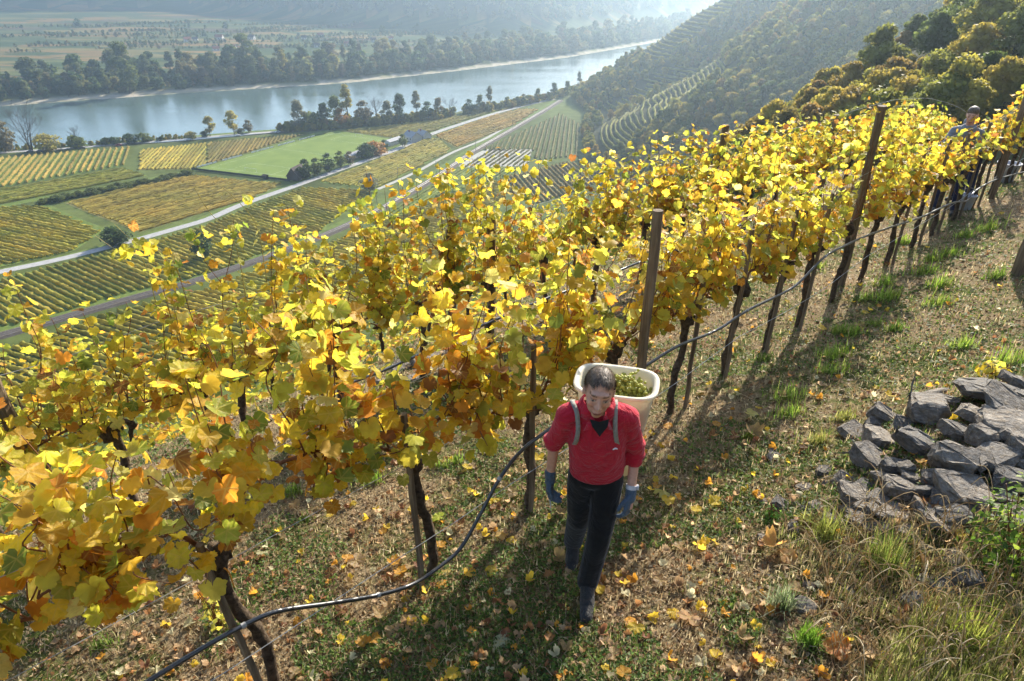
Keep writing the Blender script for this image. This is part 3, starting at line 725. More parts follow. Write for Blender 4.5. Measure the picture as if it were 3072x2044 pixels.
def tree(name, p, hgt, var, color, label, group=None, wide=1.0, cat='tree'):
    v = (TV if var >= 0 else BARE)[var if var >= 0 else -var-1]; s = hgt/v[0]
    e = empty(name, p, random.uniform(0, 6.28), label, cat, group); e.scale = (s*wide, s*wide, s)
    link('trunk', v[1], e)
    if v[2] is not None:
        c_ = link('crown', v[2], e); f = random.uniform(.85, 1.15); c_.color = (color[0]*f, color[1]*f, color[2]*f, 1)
    return e
DG, OG, YG, OR, GB, GY = (.060, .095, .030), (.13, .16, .04), (.34, .30, .07), (.36, .19, .05), (.17, .145, .075), (.21, .21, .12)
def bank_tree(px, py, top, var, color, name, label, group=None, wide=1.0, cat='tree', zz=0.0):
    p = floor_at(px, py); D = math.hypot(p[0], p[1], H); h = (py-top)/F_*D*1.03
    return tree(name, (p[0], p[1], zz), h, var, color, label, group, wide, cat)
BT = [
 (14, 350, 296, 5, GB, 'tree', 'dark low tree at the near river bank on the left edge'),
 (72, 348, 254, -1, GB, 'bare_tree', 'tall bare tree with many thin stems on the near river bank'),
 (108, 346, 322, 6, YG, 'bush', 'yellowish bush at the foot of the bare many-stemmed tree'),
 (180, 340, 300, -2, GB, 'bare_tree', 'small thin bare tree on the near bank above the striped vineyard'),
 (176, 341, 322, 6, OG, 'bush', 'green bush round the foot of the small thin bare tree'),
 (245, 333, 322, 6, DG, 'bush', 'dark bush at the left end of the bank hedge, beside parked cars'),
 (262, 332, 321, 6, DG, 'bush', 'dark bush second along the bank hedge by parked cars'),
 (300, 330, 315, 6, DG, 'bush', 'tallest dark bush of the bank hedge above the striped vineyard'),
 (330, 327, 313, 6, OG, 'bush', 'dark bush of the bank hedge, next after the tallest'),
 (372, 324, 317, 6, DG, 'bush', 'low dark bush at the right end of the bank hedge'),
 (440, 320, 308, 6, YG, 'bush', 'small yellow bush on the bank left of two round trees'),
 (484, 314, 277, 0, YG, 'round_tree', 'round yellow green tree on the bank, left of two lone trees'),
 (470, 315, 306, 6, DG, 'bush', 'dark shrub under the left of the two lone round trees'),
 (540, 309, 265, 0, YG, 'round_tree', 'round yellow green tree on the bank, right of two lone trees'),
 (573, 305, 281, 5, GB, 'tree', 'small reddish grey tree just right of the two lone round trees'),
 (555, 309, 299, 6, GY, 'bush', 'pale bush between the lone round tree and the reddish tree'),
 (690, 298, 242, 3, GY, 'tree', 'grey green leaning tree at the left end of the riverside clump'),
 (720, 296, 268, 6, OG, 'bush', 'green bush at the foot of the grey green leaning tree'),
 (748, 293, 246, 3, DG, 'tree', 'dark leafy tree in the riverside clump, left of the tall poplar'),
 (775, 291, 232, 3, OG, 'tree', 'dark green tree pressed against the tall yellow poplar'),
 (803, 290, 203, 2, YG, 'poplar_tree', 'tall yellow poplar standing highest in the riverside clump'),
 (786, 294, 256, 5, OR, 'tree', 'orange brown little tree at the foot of the yellow poplar'),
 (838, 288, 240, 5, GB, 'tree', 'grey brown tree just right of the tall yellow poplar'),
 (868, 287, 228, -2, GB, 'bare_tree', 'pale bare tree in the middle of the riverside clump'),
 (893, 285, 240, 3, GY, 'tree', 'grey green tree right of the pale bare tree'),
 (922, 283, 226, 3, DG, 'tree', 'dark green tree in the right half of the riverside clump'),
 (960, 279, 214, 2, GY, 'poplar_tree', 'slim half bare poplar in the right half of the riverside clump'),
 (985, 276, 240, 5, DG, 'tree', 'dark rounded tree right of the slim half bare poplar'),
 (1010, 273, 232, 3, GB, 'tree', 'greyish tree near the right end of the riverside clump'),
 (1036, 270, 226, -2, GB, 'bare_tree', 'bare tree closing the right end of the riverside clump'),
 (1080, 262, 233, 5, DG, 'tree', 'dark low tree right of the gap in the riverside trees'),
 (1105, 258, 224, 3, OG, 'tree', 'mid green tree beside the tall one right of the gap'),
 (1128, 255, 202, 2, GY, 'poplar_tree', 'tall grey green tree right of the gap in the riverside trees'),
 (1165, 248, 228, 5, DG, 'tree', 'dark bushy tree along the bank towards the spur'),
 (1205, 240, 220, 5, GY, 'tree', 'grey green bushy tree along the bank towards the spur'),
 (1238, 234, 208, 3, OG, 'tree', 'green tree on the bank just before the spur foot'),
 (1275, 226, 196, 3, DG, 'tree', 'dark green tree where the spur meets the road'),
 (1305, 222, 192, 3, OG, 'tree', 'olive tree at the foot of the farthest spur'),
 (1332, 205, 168, 2, GY, 'poplar_tree', 'tall grey tree rising before the bright river bend'),
 (705, 412, 372, 5, DG, 'tree', 'dark tree beside the dark brown shed, nearest the shed'),
 (730, 404, 368, 5, OG, 'tree', 'green tree second from the dark brown shed along the road'),
 (757, 396, 358, 5, DG, 'tree', 'dark green tree third from the dark brown shed along the road'),
 (785, 386, 352, 5, OG, 'tree', 'green tree fourth from the dark brown shed along the road'),
 (806, 380, 352, 5, GB, 'tree', 'brownish tree fifth from the dark brown shed along the road'),
 (843, 362, 338, 6, DG, 'bush', 'dark bush by the low pale storage building'),
 (862, 356, 333, 6, OR, 'bush', 'orange bush along the road below the pavilion'),
 (885, 348, 325, 5, DG, 'tree', 'dark tree along the road just below the pavilion'),
 (928, 338, 312, 5, OG, 'tree', 'green tree between the pavilion and the clubhouses'),
 (852, 441, 402, 5, GY, 'bush', 'round grey green bush in the vineyard beside the railway'),
 (470, 595, 540, 5, DG, 'tree', 'dark green conifer-like tree below the pale road behind the vines'),
 (265, 566, 536, 6, DG, 'bush', 'dark bush beside the pale road at the grassy path'),
]
for i, (px, py, top, var, colr, nm, lab) in enumerate(BT):
    wd = 1.0 if nm != 'bush' else 1.25
    bank_tree(px, py, top, var, colr, nm, lab, None, wd, 'bush' if nm == 'bush' else 'tree')
# hedge along the farm track
for i in range(34):
    x = 100+i*10.2; y = 470-(x-100)*0.198+random.uniform(-3, 3)
    p = floor_at(x, y); tree('bush', (p[0], p[1], 0), random.uniform(1.8, 3.2), 6, OG, 'low green bush of the farm track hedge, %s from its left end' % ORDN(i+1), 'bushes of the farm track hedge', 1.5, 'bush')
# trees of the far bank
FT = [(.085, .120, .040), (.12, .145, .045), (.17, .18, .055), (.22, .19, .065), (.16, .135, .075), (.27, .23, .07), (.065, .10, .05)]
seg = np.linalg.norm(np.diff(FARB, axis=0), axis=1); cum = np.concatenate([[0], np.cumsum(seg)])
def along(line, cumv, s):
    k = min(max(np.searchsorted(cumv, s)-1, 0), len(line)-2); f = (s-cumv[k])/(cumv[k+1]-cumv[k]); d = line[k+1]-line[k]; d = d/np.linalg.norm(d)
    return line[k]*(1-f)+line[k+1]*f, np.array([-d[1], d[0]])
s0 = cum[2]+120; s1 = cum[10]
fcount = 0; s = s0
while s < s1 and fcount < 285:
    for row in range(4):
        if random.random() < (0.12, .25, .3, .4)[row]: continue
        p, nrm = along(FARB, cum, s+random.uniform(-6, 6)); off = 24+row*22+random.uniform(-8, 8)
        x, y = p+nrm*off
        v = random.choice([1, 1, 2, 3, 4, 4, 0]); hgt = random.uniform(.8, 1.2)*(16, 23, 28, 29)[row]
        colr = FT[min(6, int(abs(random.gauss(0, 1))*2.6)) % 7]
        tint = ('dark green', 'green', 'olive', 'yellowish', 'grey brown', 'yellow', 'deep green')[FT.index(colr)]; sz_ = 'low' if hgt < 17 else 'tall' if hgt > 27 else 'middling'
        dep_ = y*math.cos(PITCH)+(H-10)*math.sin(PITCH); ppx = 1178.5+F_*x/dep_
        sec = [s_ for lim, s_ in ((-30, 'beyond the left edge'), (60, 'above the bare many-stemmed tree'), (150, 'above the left half of the striped vineyard'), (240, 'above the small thin bare tree'), (330, 'above the bank hedge'), (430, 'above the small yellow bush'), (510, 'behind the left lone round tree'), (600, 'behind the right lone round tree'), (680, 'left of the riverside clump'), (760, 'behind the left of the riverside clump'), (850, 'behind the yellow poplar'), (940, 'behind the middle of the riverside clump'), (1040, 'behind the right end of the riverside clump'), (1140, 'above the gap in the riverside trees'), (1260, 'above the road end'), (1400, 'before the bright river bend'), (9e9, 'at the river bend')) if ppx < lim][0]
        lab_ = '%s %s far bank tree, %s, %s' % (sz_, tint, ('waterside', 'second line', 'third line', 'back line')[row], sec)
        tree('riverside_tree', (x, y, tz(x, y)), hgt, v, colr, lab_, 'trees of the far bank belt', random.uniform(.9, 1.25)); fcount += 1
    s += 16.5+max(0, (s-s0-700))*0.012
for (px, top, y0, lab) in ((572, 108, 190, 'tallest broad green tree standing out of the far bank belt'), (655, 130, 188, 'slim yellowish tree near the tallest tree of the far bank'), (300, 130, 218, 'broad grey green tree in the left part of the far bank belt')):
    p = floor_at(px, y0-4); D = math.hypot(p[0], p[1], H)
    tree('riverside_tree', (p[0], p[1], tz(p[0], p[1])), (y0-top)/F_*D, 4 if px != 655 else 2, OG if px != 655 else YG, lab, None, 1.1)

BELT = []
# far houses among the trees and on the slope beyond
HX = [556, 573, 432, 450, 506, 580, 498, 520, 536, 730, 745, 700, 738, 640, 800, 860, 900, 1000]
for i, (px, py, s_) in enumerate([(556, 118, 1.0), (573, 112, .9), (432, 96, 1), (450, 94, .8), (506, 92, 1.2), (580, 91, 1), (498, 117, .9), (520, 121, .8), (536, 115, 1), (730, 109, .9), (745, 113, .7), (700, 90, .8), (738, 86, 1), (640, 120, .8), (800, 105, .9), (860, 96, .9), (900, 92, .8), (1000, 97, .8)]):
    p = at(px, py)
    nth = ('white farmhouse with red roof across the river, %s from the left', 'small house with dark roof across the river, %s from the left')[i % 2] % ORDN(1+sorted(HX[i % 2::2]).index(px))
    house('far_house', (p.x, p.y, p.z), 10*s_, 7*s_, 3.8*s_, 3.2*s_, random.uniform(-.5, .9), M_cream, (M_roofr, M_roofd)[i % 2], nth, 'house', ('red roofed houses across the river', 'dark roofed houses across the river')[i % 2])
# hedges and orchard trees on the far fields
for i in range(34):
    px = -20+(i+.5)*1170/34+random.uniform(-12, 12); py = random.uniform(62, 118); p = at(px, py)
    if sdist(np.array([p.x]), np.array([p.y]), FARB)[0] > -120: continue
    tree('field_tree', (p.x, p.y, p.z-.3), random.uniform(4, 9), random.choice([3, 5, 0]), random.choice(FT), 'small tree on the far fields, %s from the left among those dotted there' % ORDN(i+1), 'trees dotted over the far fields', 1.3)

# parked and moving cars on the riverside road
M_tyre = simple('tyre', [(0.3, (.012, .012, .012)), (.7, (.025, .025, .025))], 8, .8, .2)
def car(px, py, colr, label):
    p = floor_at(px, py); q = floor_at(px+12, py-1); rz = math.atan2(q[1]-p[1], q[0]-p[0])
    e = empty('parked_car', (p[0], p[1], 0.08), rz, label, 'car'); cm = simple('car_paint', [(0.3, colr), (.7, tuple(x*1.2 for x in colr))], 2, .3, .5)
    prof = [(-2.1, .35), (-2.15, .85), (-1.5, .98), (-.9, 1.45), (.6, 1.45), (1.2, .98), (2.0, .82), (2.15, .35)]
    m = MB(); n = len(prof)
    m.add([(x, -.85, z) for x, z in prof]+[(x, .85, z) for x, z in prof], [tuple(range(n)), tuple(range(2*n-1, n-1, -1))]+[(i, n+i, n+(i+1) % n, (i+1) % n) for i in range(n)]); m.build('body', cm, e)
    for y in (-.86, .86):
        g = MB(); g.add([(-1.25, y, 1.0), (-.8, y, 1.38), (.5, y, 1.38), (.95, y, 1.0)], [(0, 1, 2, 3)] if y < 0 else [(3, 2, 1, 0)]); g.build('side_window', M_glass, e)
        for x in (-1.3, 1.35):
            t = MB(); t.tube([(x, y-.1, .33), (x, y+.1, .33)], .33, 10); t.build('wheel', M_tyre, e)
for a in ((70, 351, (.03, .035, .05), 'dark car parked by the river at the left edge'), (92, 350, (.05, .05, .06), 'dark grey car parked second from the left edge'), (190, 343, (.03, .03, .035), 'black car on the river road above the striped vineyard'), (274, 336, (.30, .02, .03), 'red car on the river road beside the dark hedge'), (435, 323, (.6, .6, .6), 'white car on the river road left of the round trees'), (548, 314, (.6, .6, .62), 'white car on the river road under the right round tree'), (640, 306, (.5, .5, .5), 'silver car on the river road towards the riverside clump')): car(*a)

# railway masts and a signal gantry
for i, (px, py, top) in enumerate([(920, 458, 385), (868, 470, 442), (1005, 408, 372), (1095, 350, 322), (1180, 299, 278)]):
    p = floor_at(px, py); D = math.hypot(p[0], p[1], H); h = (py-top)/F_*D
    e = empty('railway_mast', (p[0], p[1], 0), 0, ('tall thin mast beside the railway above the vines', 'mast with a short arm over the railway, nearest the vines', 'railway mast, third up the line', 'railway mast, fourth up the line', 'railway mast farthest up the line')[i], 'mast')
    m = MB(); m.tube([(0, 0, -.3), (0, 0, h)], [.16, .10], 6); m.build('pole', M_rail, e)
    m = MB(); m.tube([(0, 0, h*.95), (3.2, -1.2, h*.98)], .07, 5); m.build('bracket_arm', M_rail, e)

# ------------------------------------------------------------------ woods on the hillsides (one mass each; copies of four crowns)
def forest(name, pts, scl, protos, label, kind='stuff'):
    n = len(pts); me = bpy.data.meshes.new(name); me.vertices.add(n); me.vertices.foreach_set('co', np.asarray(pts, np.float32).ravel())
    a = me.attributes.new('sc', 'FLOAT', 'POINT'); a.data.foreach_set('value', np.asarray(scl, np.float32))
    a = me.attributes.new('rz', 'FLOAT_VECTOR', 'POINT'); rv = np.zeros((n, 3), np.float32); rv[:, 2] = rng.uniform(0, 6.28, n); a.data.foreach_set('vector', rv.ravel())
    a = me.attributes.new('ix', 'INT', 'POINT'); a.data.foreach_set('value', rng.integers(0, len(protos), n).astype(np.int32))
    me.update(); o = link(name, me); tag(o, label, None, None, kind)
    g = bpy.data.node_groups.new(name+'_nodes', 'GeometryNodeTree')
    g.interface.new_socket('Geometry', in_out='INPUT', socket_type='NodeSocketGeometry'); g.interface.new_socket('Geometry', in_out='OUTPUT', socket_type='NodeSocketGeometry')
    gi = g.nodes.new('NodeGroupInput'); go = g.nodes.new('NodeGroupOutput'); inst = g.nodes.new('GeometryNodeInstanceOnPoints'); J = g.nodes.new('GeometryNodeJoinGeometry')
    for p in reversed(protos):
        oi = g.nodes.new('GeometryNodeObjectInfo'); oi.inputs['Object'].default_value = p; oi.transform_space = 'ORIGINAL'; oi.inputs['As Instance'].default_value = True
        g.links.new(oi.outputs['Geometry'], J.inputs[0])
    def attr(nm, t):
        x = g.nodes.new('GeometryNodeInputNamedAttribute'); x.data_type = t; x.inputs['Name'].default_value = nm; return x.outputs['Attribute']
    g.links.new(gi.outputs[0], inst.inputs['Points']); g.links.new(J.outputs[0], inst.inputs['Instance']); inst.inputs['Pick Instance'].default_value = True
    g.links.new(attr('ix', 'INT'), inst.inputs['Instance Index']); g.links.new(attr('sc', 'FLOAT'), inst.inputs['Scale'])
    e2r = g.nodes.new('FunctionNodeEulerToRotation'); g.links.new(attr('rz', 'FLOAT_VECTOR'), e2r.inputs[0]); g.links.new(e2r.outputs[0], inst.inputs['Rotation'])
    g.links.new(inst.outputs[0], go.inputs[0])
    md = o.modifiers.new('scatter', 'NODES'); md.node_group = g; return o
# the prototypes are themselves trees standing at the wood's edge
PW = []; PT = []
for i, (px, py, hh, rad, nl, sz, shp, lab) in enumerate([
    (1655, 292, 6.0, 4.2, 3200, .26, 'round', 'pale round bushy tree alone at the edge of the dark wooded gully'),
    (1735, 262, 6.5, 2.8, 2600, .28, 'round', 'orange brown tree right of the pale round bush'),
    (1880, 250, 8, 3.0, 3000, .30, 'tall', 'olive tree behind the vines at the wood edge, below the ridge'),
    (2010, 205, 7.5, 3.3, 3000, .30, 'round', 'yellow green tree rising behind the tall post of the front row'),
    (2260, 130, 7, 3.2, 3200, .30, 'round', 'leafy tree on the nearest ridge near the right edge')]):
    p = at(px, py); e = empty('hillside_tree', p, 0.3*i, lab, 'tree')
    PT.append(trunk_mesh(hh, rad, 8, 50+i)); link('trunk', PT[-1], e)
    PW.append(link('crown', crown_mesh('crown', hh, rad, M_tree, nl, sz, 20, .15, shp, 60+i), e))
# single trees along the near edge of that wood
for i in range(46):
    px = 1600+760*(i+.5)/46+random.uniform(-12, 12); back = i % 3
    ys = np.interp(px, [1600, 1700, 1800, 1900, 2050, 2200, 2357], [292, 262, 222, 188, 138, 92, 48])+(0, 28, 60)[back]+random.uniform(-10, 16)
    r_ = (104, 88, 74)[back]+random.uniform(-6, 6); v = ray(px, ys); k = r_/math.hypot(v[0], v[1]); x, y = v[0]*k, v[1]*k; g_ = tz(x, y); hgt = min(7.0, max(2.5, H+v[2]*k-g_))
    j = random.randrange(1, 5); e = empty('hillside_tree', (x, y, g_-.1), random.uniform(0, 6.28), '%s from the left in the %s line of trees at the wood edge' % (ORDN(i//3+1), ('back', 'middle', 'front')[back]), 'tree', 'trees at the edge of the hillside wood')
    s_ = hgt/(6.0, 6.5, 8, 7.5, 7)[j]; e.scale = (s_*random.uniform(.85, 1.1),)*2+(s_,); link('trunk', PT[j], e); link('crown', PW[j].data, e)
def scatter(nmax, xr, yr, test, hz=1.0):
    x = rng.uniform(*xr, nmax); y = rng.uniform(*yr, nmax); ok = test(x, y); x, y = x[ok], y[ok]
    return np.stack([x, y, T(x, y)-0.25], 1)
def hill_ok(x, y):
    d = sdist(x, y, FOOT); z = T(x, y); r = np.hypot(x, y); t = x*UV[0]+y*UV[1]; q = x*NV[0]+y*NV[1]
    ok = (d > 6) & (d < 330) & (r > 62) & (x > -5)
    ok &= ~((r < 78) & (q > 34))
    ok &= ~((y > 448) & (y < 552) & (z < 60) & (z > 4))
    ok &= ~((y > 556) & (y < 632) & (z < 42) & (z > 3) & (rng.random(len(x)) < .85))
    ok &= ~((y > 640) & (y < 750) & (z < 113) & (z > 42))
    ok &= ~((d < 34) & (y < 400) & (y > 265) & (x < 62))
    ok &= ~((x < 20) & (y < 250) & (q > 75))
    return ok
wp = scatter(30000, (-10, 460), (30, 1000), hill_ok)
dist = np.hypot(wp[:, 0], wp[:, 1]); keep = rng.random(len(wp)) < np.clip(1.15-dist/1500, .3, 1); wp = wp[keep]
forest('hillside_wood', wp, rng.uniform(.42, .95, len(wp))*np.clip(.75+np.hypot(wp[:, 0], wp[:, 1])/700, .8, 1.3), PW, 'autumn wood covering the hillside and its gullies')
def far_ok(x, y): return (-sdist(x, y, FARF) > 55)
fp = scatter(26000, (-2200, 900), (1250, 3000), far_ok)
fp = fp[rng.random(len(fp)) < np.clip(2.3-fp[:, 1]/1400, .2, 1)]
FW = []
for i, (px, py) in enumerate([(180, 62), (520, 70), (880, 80)]):
    p = at(px, py); e = empty('far_tree', p, 0, ('lone tree on the far slope at the left', 'lone tree on the far slope at the middle', 'lone tree on the far slope towards the bend')[i], 'tree')
    link('trunk', trunk_mesh(14, 6, 5, 80+i), e); FW.append(link('crown', crown_mesh('crown', 14, 7, M_wood2, 620, 1.15, 14, .05, 'round', 90+i), e))
forest('far_wood', fp, rng.uniform(.8, 1.5, len(fp)), FW, 'wooded hills beyond the far fields')

bx_, by_ = [], []
s = s0-60
while s < s1+200:
    for _ in range(9):
        p, nrm = along(FARB, cum, s+random.uniform(-6, 6)); o_ = random.uniform(19, 105); bx_.append(p[0]+nrm[0]*o_); by_.append(p[1]+nrm[1]*o_)
    s += 9
bx_, by_ = np.array(bx_), np.array(by_)
forest('bank_undergrowth', np.stack([bx_, by_, T(bx_, by_)-1], 1), rng.uniform(.35, 1.15, len(bx_))*np.where(rng.random(len(bx_)) < .3, 1.5, .9), FW, 'thickets and young trees filling the far bank belt')
ux, uy = [], []
for _ in range(420):
    px = random.uniform(640, 1330); py = np.interp(px, [640, 760, 1000, 1130, 1280, 1330], [304, 297, 276, 256, 226, 212])+random.uniform(-5, 2)
    if 1046 < px < 1068: continue
    p = floor_at(px, py); ux.append(p[0]); uy.append(p[1])
for _ in range(120):
    px = random.uniform(-60, 440); py = np.interp(px, [-60, 0, 380, 440], [352, 347, 321, 317])+random.uniform(-2, 2); p = floor_at(px, py); ux.append(p[0]); uy.append(p[1])
ux, uy = np.array(ux), np.array(uy)
hx_, hy_ = [], []
for _ in range(60):
    p = at(random.uniform(-60, 1180), random.uniform(58, 122)); L_ = random.uniform(50, 230); a_ = R(22)+random.gauss(0, .12)
    if sdist(np.array([p.x]), np.array([p.y]), FARB)[0] > -125: continue
    for k in np.arange(0, L_, 4.5): hx_.append(p.x+math.cos(a_)*k+random.gauss(0, 1.2)); hy_.append(p.y+math.sin(a_)*k+random.gauss(0, 1.2))
hx_, hy_ = np.array(hx_), np.array(hy_); k_ = (-sdist(hx_, hy_, FARF) < 40) & (-sdist(hx_, hy_, FARB) > 110); hx_, hy_ = hx_[k_], hy_[k_]
forest('field_hedges', np.stack([hx_, hy_, T(hx_, hy_)-.4], 1), rng.uniform(.12, .42, len(hx_)), FW, 'dark hedges dividing the far fields across the river')
forest('bank_scrub', np.stack([ux, uy, 0*ux-.5], 1), rng.uniform(.4, 1.15, len(ux))*np.where(np.array(ux) < -190, .5, 1), PW, 'low scrub along the near river bank')

# ------------------------------------------------------------------ haze
hm = bpy.data.materials.new('haze_air'); hm.use_nodes = True; n = hm.node_tree; n.nodes.clear()
ho = n.nodes.new('ShaderNodeOutputMaterial'); pv_ = n.nodes.new('ShaderNodeVolumePrincipled')
pv_.inputs['Color'].default_value = (0.62, 0.81, 1.0, 1); pv_.inputs['Density'].default_value = HAZE_DENSITY; pv_.inputs['Anisotropy'].default_value = 0.74
n.links.new(pv_.outputs[0], ho.inputs['Volume'])
m = MB(); m.box(0, 0, 132, 9800, 9800, 294); hz = m.build('haze', hm); tag(hz, kind='stuff')

# ------------------------------------------------------------------ vines
POSTS = []      # (bearing, distance, half width) of posts whose leaves have been stripped on the path side
LEAF_HALF = [(0, .95), (9, .87), (16, .88), (25, .77), (32, .75), (40, .84), (49, .92), (56, .85), (66, .84), (78, .73), (88, .73), (100, .81), (112, .84), (123, .76), (138, .78), (156, .66), (170, .40)]
def leaf_mesh(seed, curl=0.25, stalk=True):
    rs = random.Random(seed); ang = [a for a, _ in LEAF_HALF]+[180]+[-a for a, _ in reversed(LEAF_HALF[1:])]
    rad = [r for _, r in LEAF_HALF]+[.10]+[r for _, r in reversed(LEAF_HALF[1:])]
    fold = rs.uniform(-.1, .35); cup = rs.uniform(-curl, curl); tw = rs.uniform(-.3, .3)*curl*2; wv = rs.uniform(0, 6.28)
    def zf(x, y, r, a): return fold*abs(x)*.7 + cup*r*r + tw*x*y + .10*r*math.sin(3*a+wv) + rs.uniform(-.05, .05)*r - .15*max(0, y)**2*curl*2
    V = [(0, 0, 0)]; ring = []
    for a, r in zip(ang, rad):
        r *= rs.uniform(.90, 1.08); t = R(a); x, y = r*math.sin(t), r*math.cos(t); ring.append((x*.55, y*.55, zf(x*.55, y*.55, r*.55, t))); V.append((x, y, zf(x, y, r, t)))
    n = len(ang); F = [(0, i+1, (i+1) % n+1) for i in range(n)]
    if stalk:
        o = len(V); V += [(-.02, 0, 0), (.02, 0, 0), (-.015, -.5, -.12), (.015, -.5, -.12), (0, -.85, -.05)]
        F += [(o, o+2, o+3), (o, o+3, o+1), (o+2, o+4, o+3)]
    me = bpy.data.meshes.new('leaf'); me.from_pydata(V, [], F); me.materials.append(M_leaf); me.update()
    me.polygons.foreach_set('use_smooth', [True]*len(me.polygons)); return me
LEAVES = [leaf_mesh(i, .30+.05*i) for i in range(16)]
DRYLEAVES = [leaf_mesh(100+i, .75+.1*i) for i in range(8)]
LV = np.array([np.array([v.co for v in LEAVES[k].vertices]) for k in range(6)])          # for joined foliage
LF = np.array([p.vertices[:] for p in LEAVES[0].polygons])
PAL = [((.72, .53, .055), 30), ((.66, .41, .045), 20), ((.62, .56, .065), 20), ((.44, .46, .07), 13), ((.24, .31, .05), 5), ((.64, .28, .035), 6), ((.33, .15, .045), 4), ((.80, .70, .25), 6)]
PW_ = np.array([p for _, p in PAL], float); PC = np.array([p for p, _ in PAL])
def leaf_color(green=0.0, brown=0.0):
    w_ = PW_.copy(); w_[2:5] *= 1+2.5*green; w_[5:7] *= 1+3*brown; w_[0] *= 1-.3*brown
    c_ = PC[rng.choice(len(PAL), p=w_/w_.sum())]; return c_*rng.uniform(.8, 1.12)*np.array([1, rng.uniform(.92, 1.06), 1])
def leaf_matrix(pos, tip, nrm, s):
    y = tip.normalized(); z = (nrm-y*nrm.dot(y)); z = z.normalized() if z.length > 1e-4 else y.orthogonal().normalized(); x = y.cross(z)
    return Matrix(((x.x*s, y.x*s, z.x*s, pos.x), (x.y*s, y.y*s, z.y*s, pos.y), (x.z*s, y.z*s, z.z*s, pos.z), (0, 0, 0, 1)))
U3 = Vector((UV[0], UV[1], 0)); N3 = Vector((NV[0], NV[1], 0))
def rv(s): return Vector((random.gauss(0, s), random.gauss(0, s), random.gauss(0, s)))
def gnarl(pts, r0, r1, mat, name, parent, base, n=8, jit=.22, per=5):
    P = smooth([Vector(p) for p in pts], per); m = MB(); k = len(P)
    Q = [p-base+(rv(.006) if 0 < i < k-1 else Vector()) for i, p in enumerate(P)]
    m.tube(Q, [r0+(r1-r0)*i/(k-1) for i in range(k)], n, True, jit); return m.build(name, mat, parent, True)
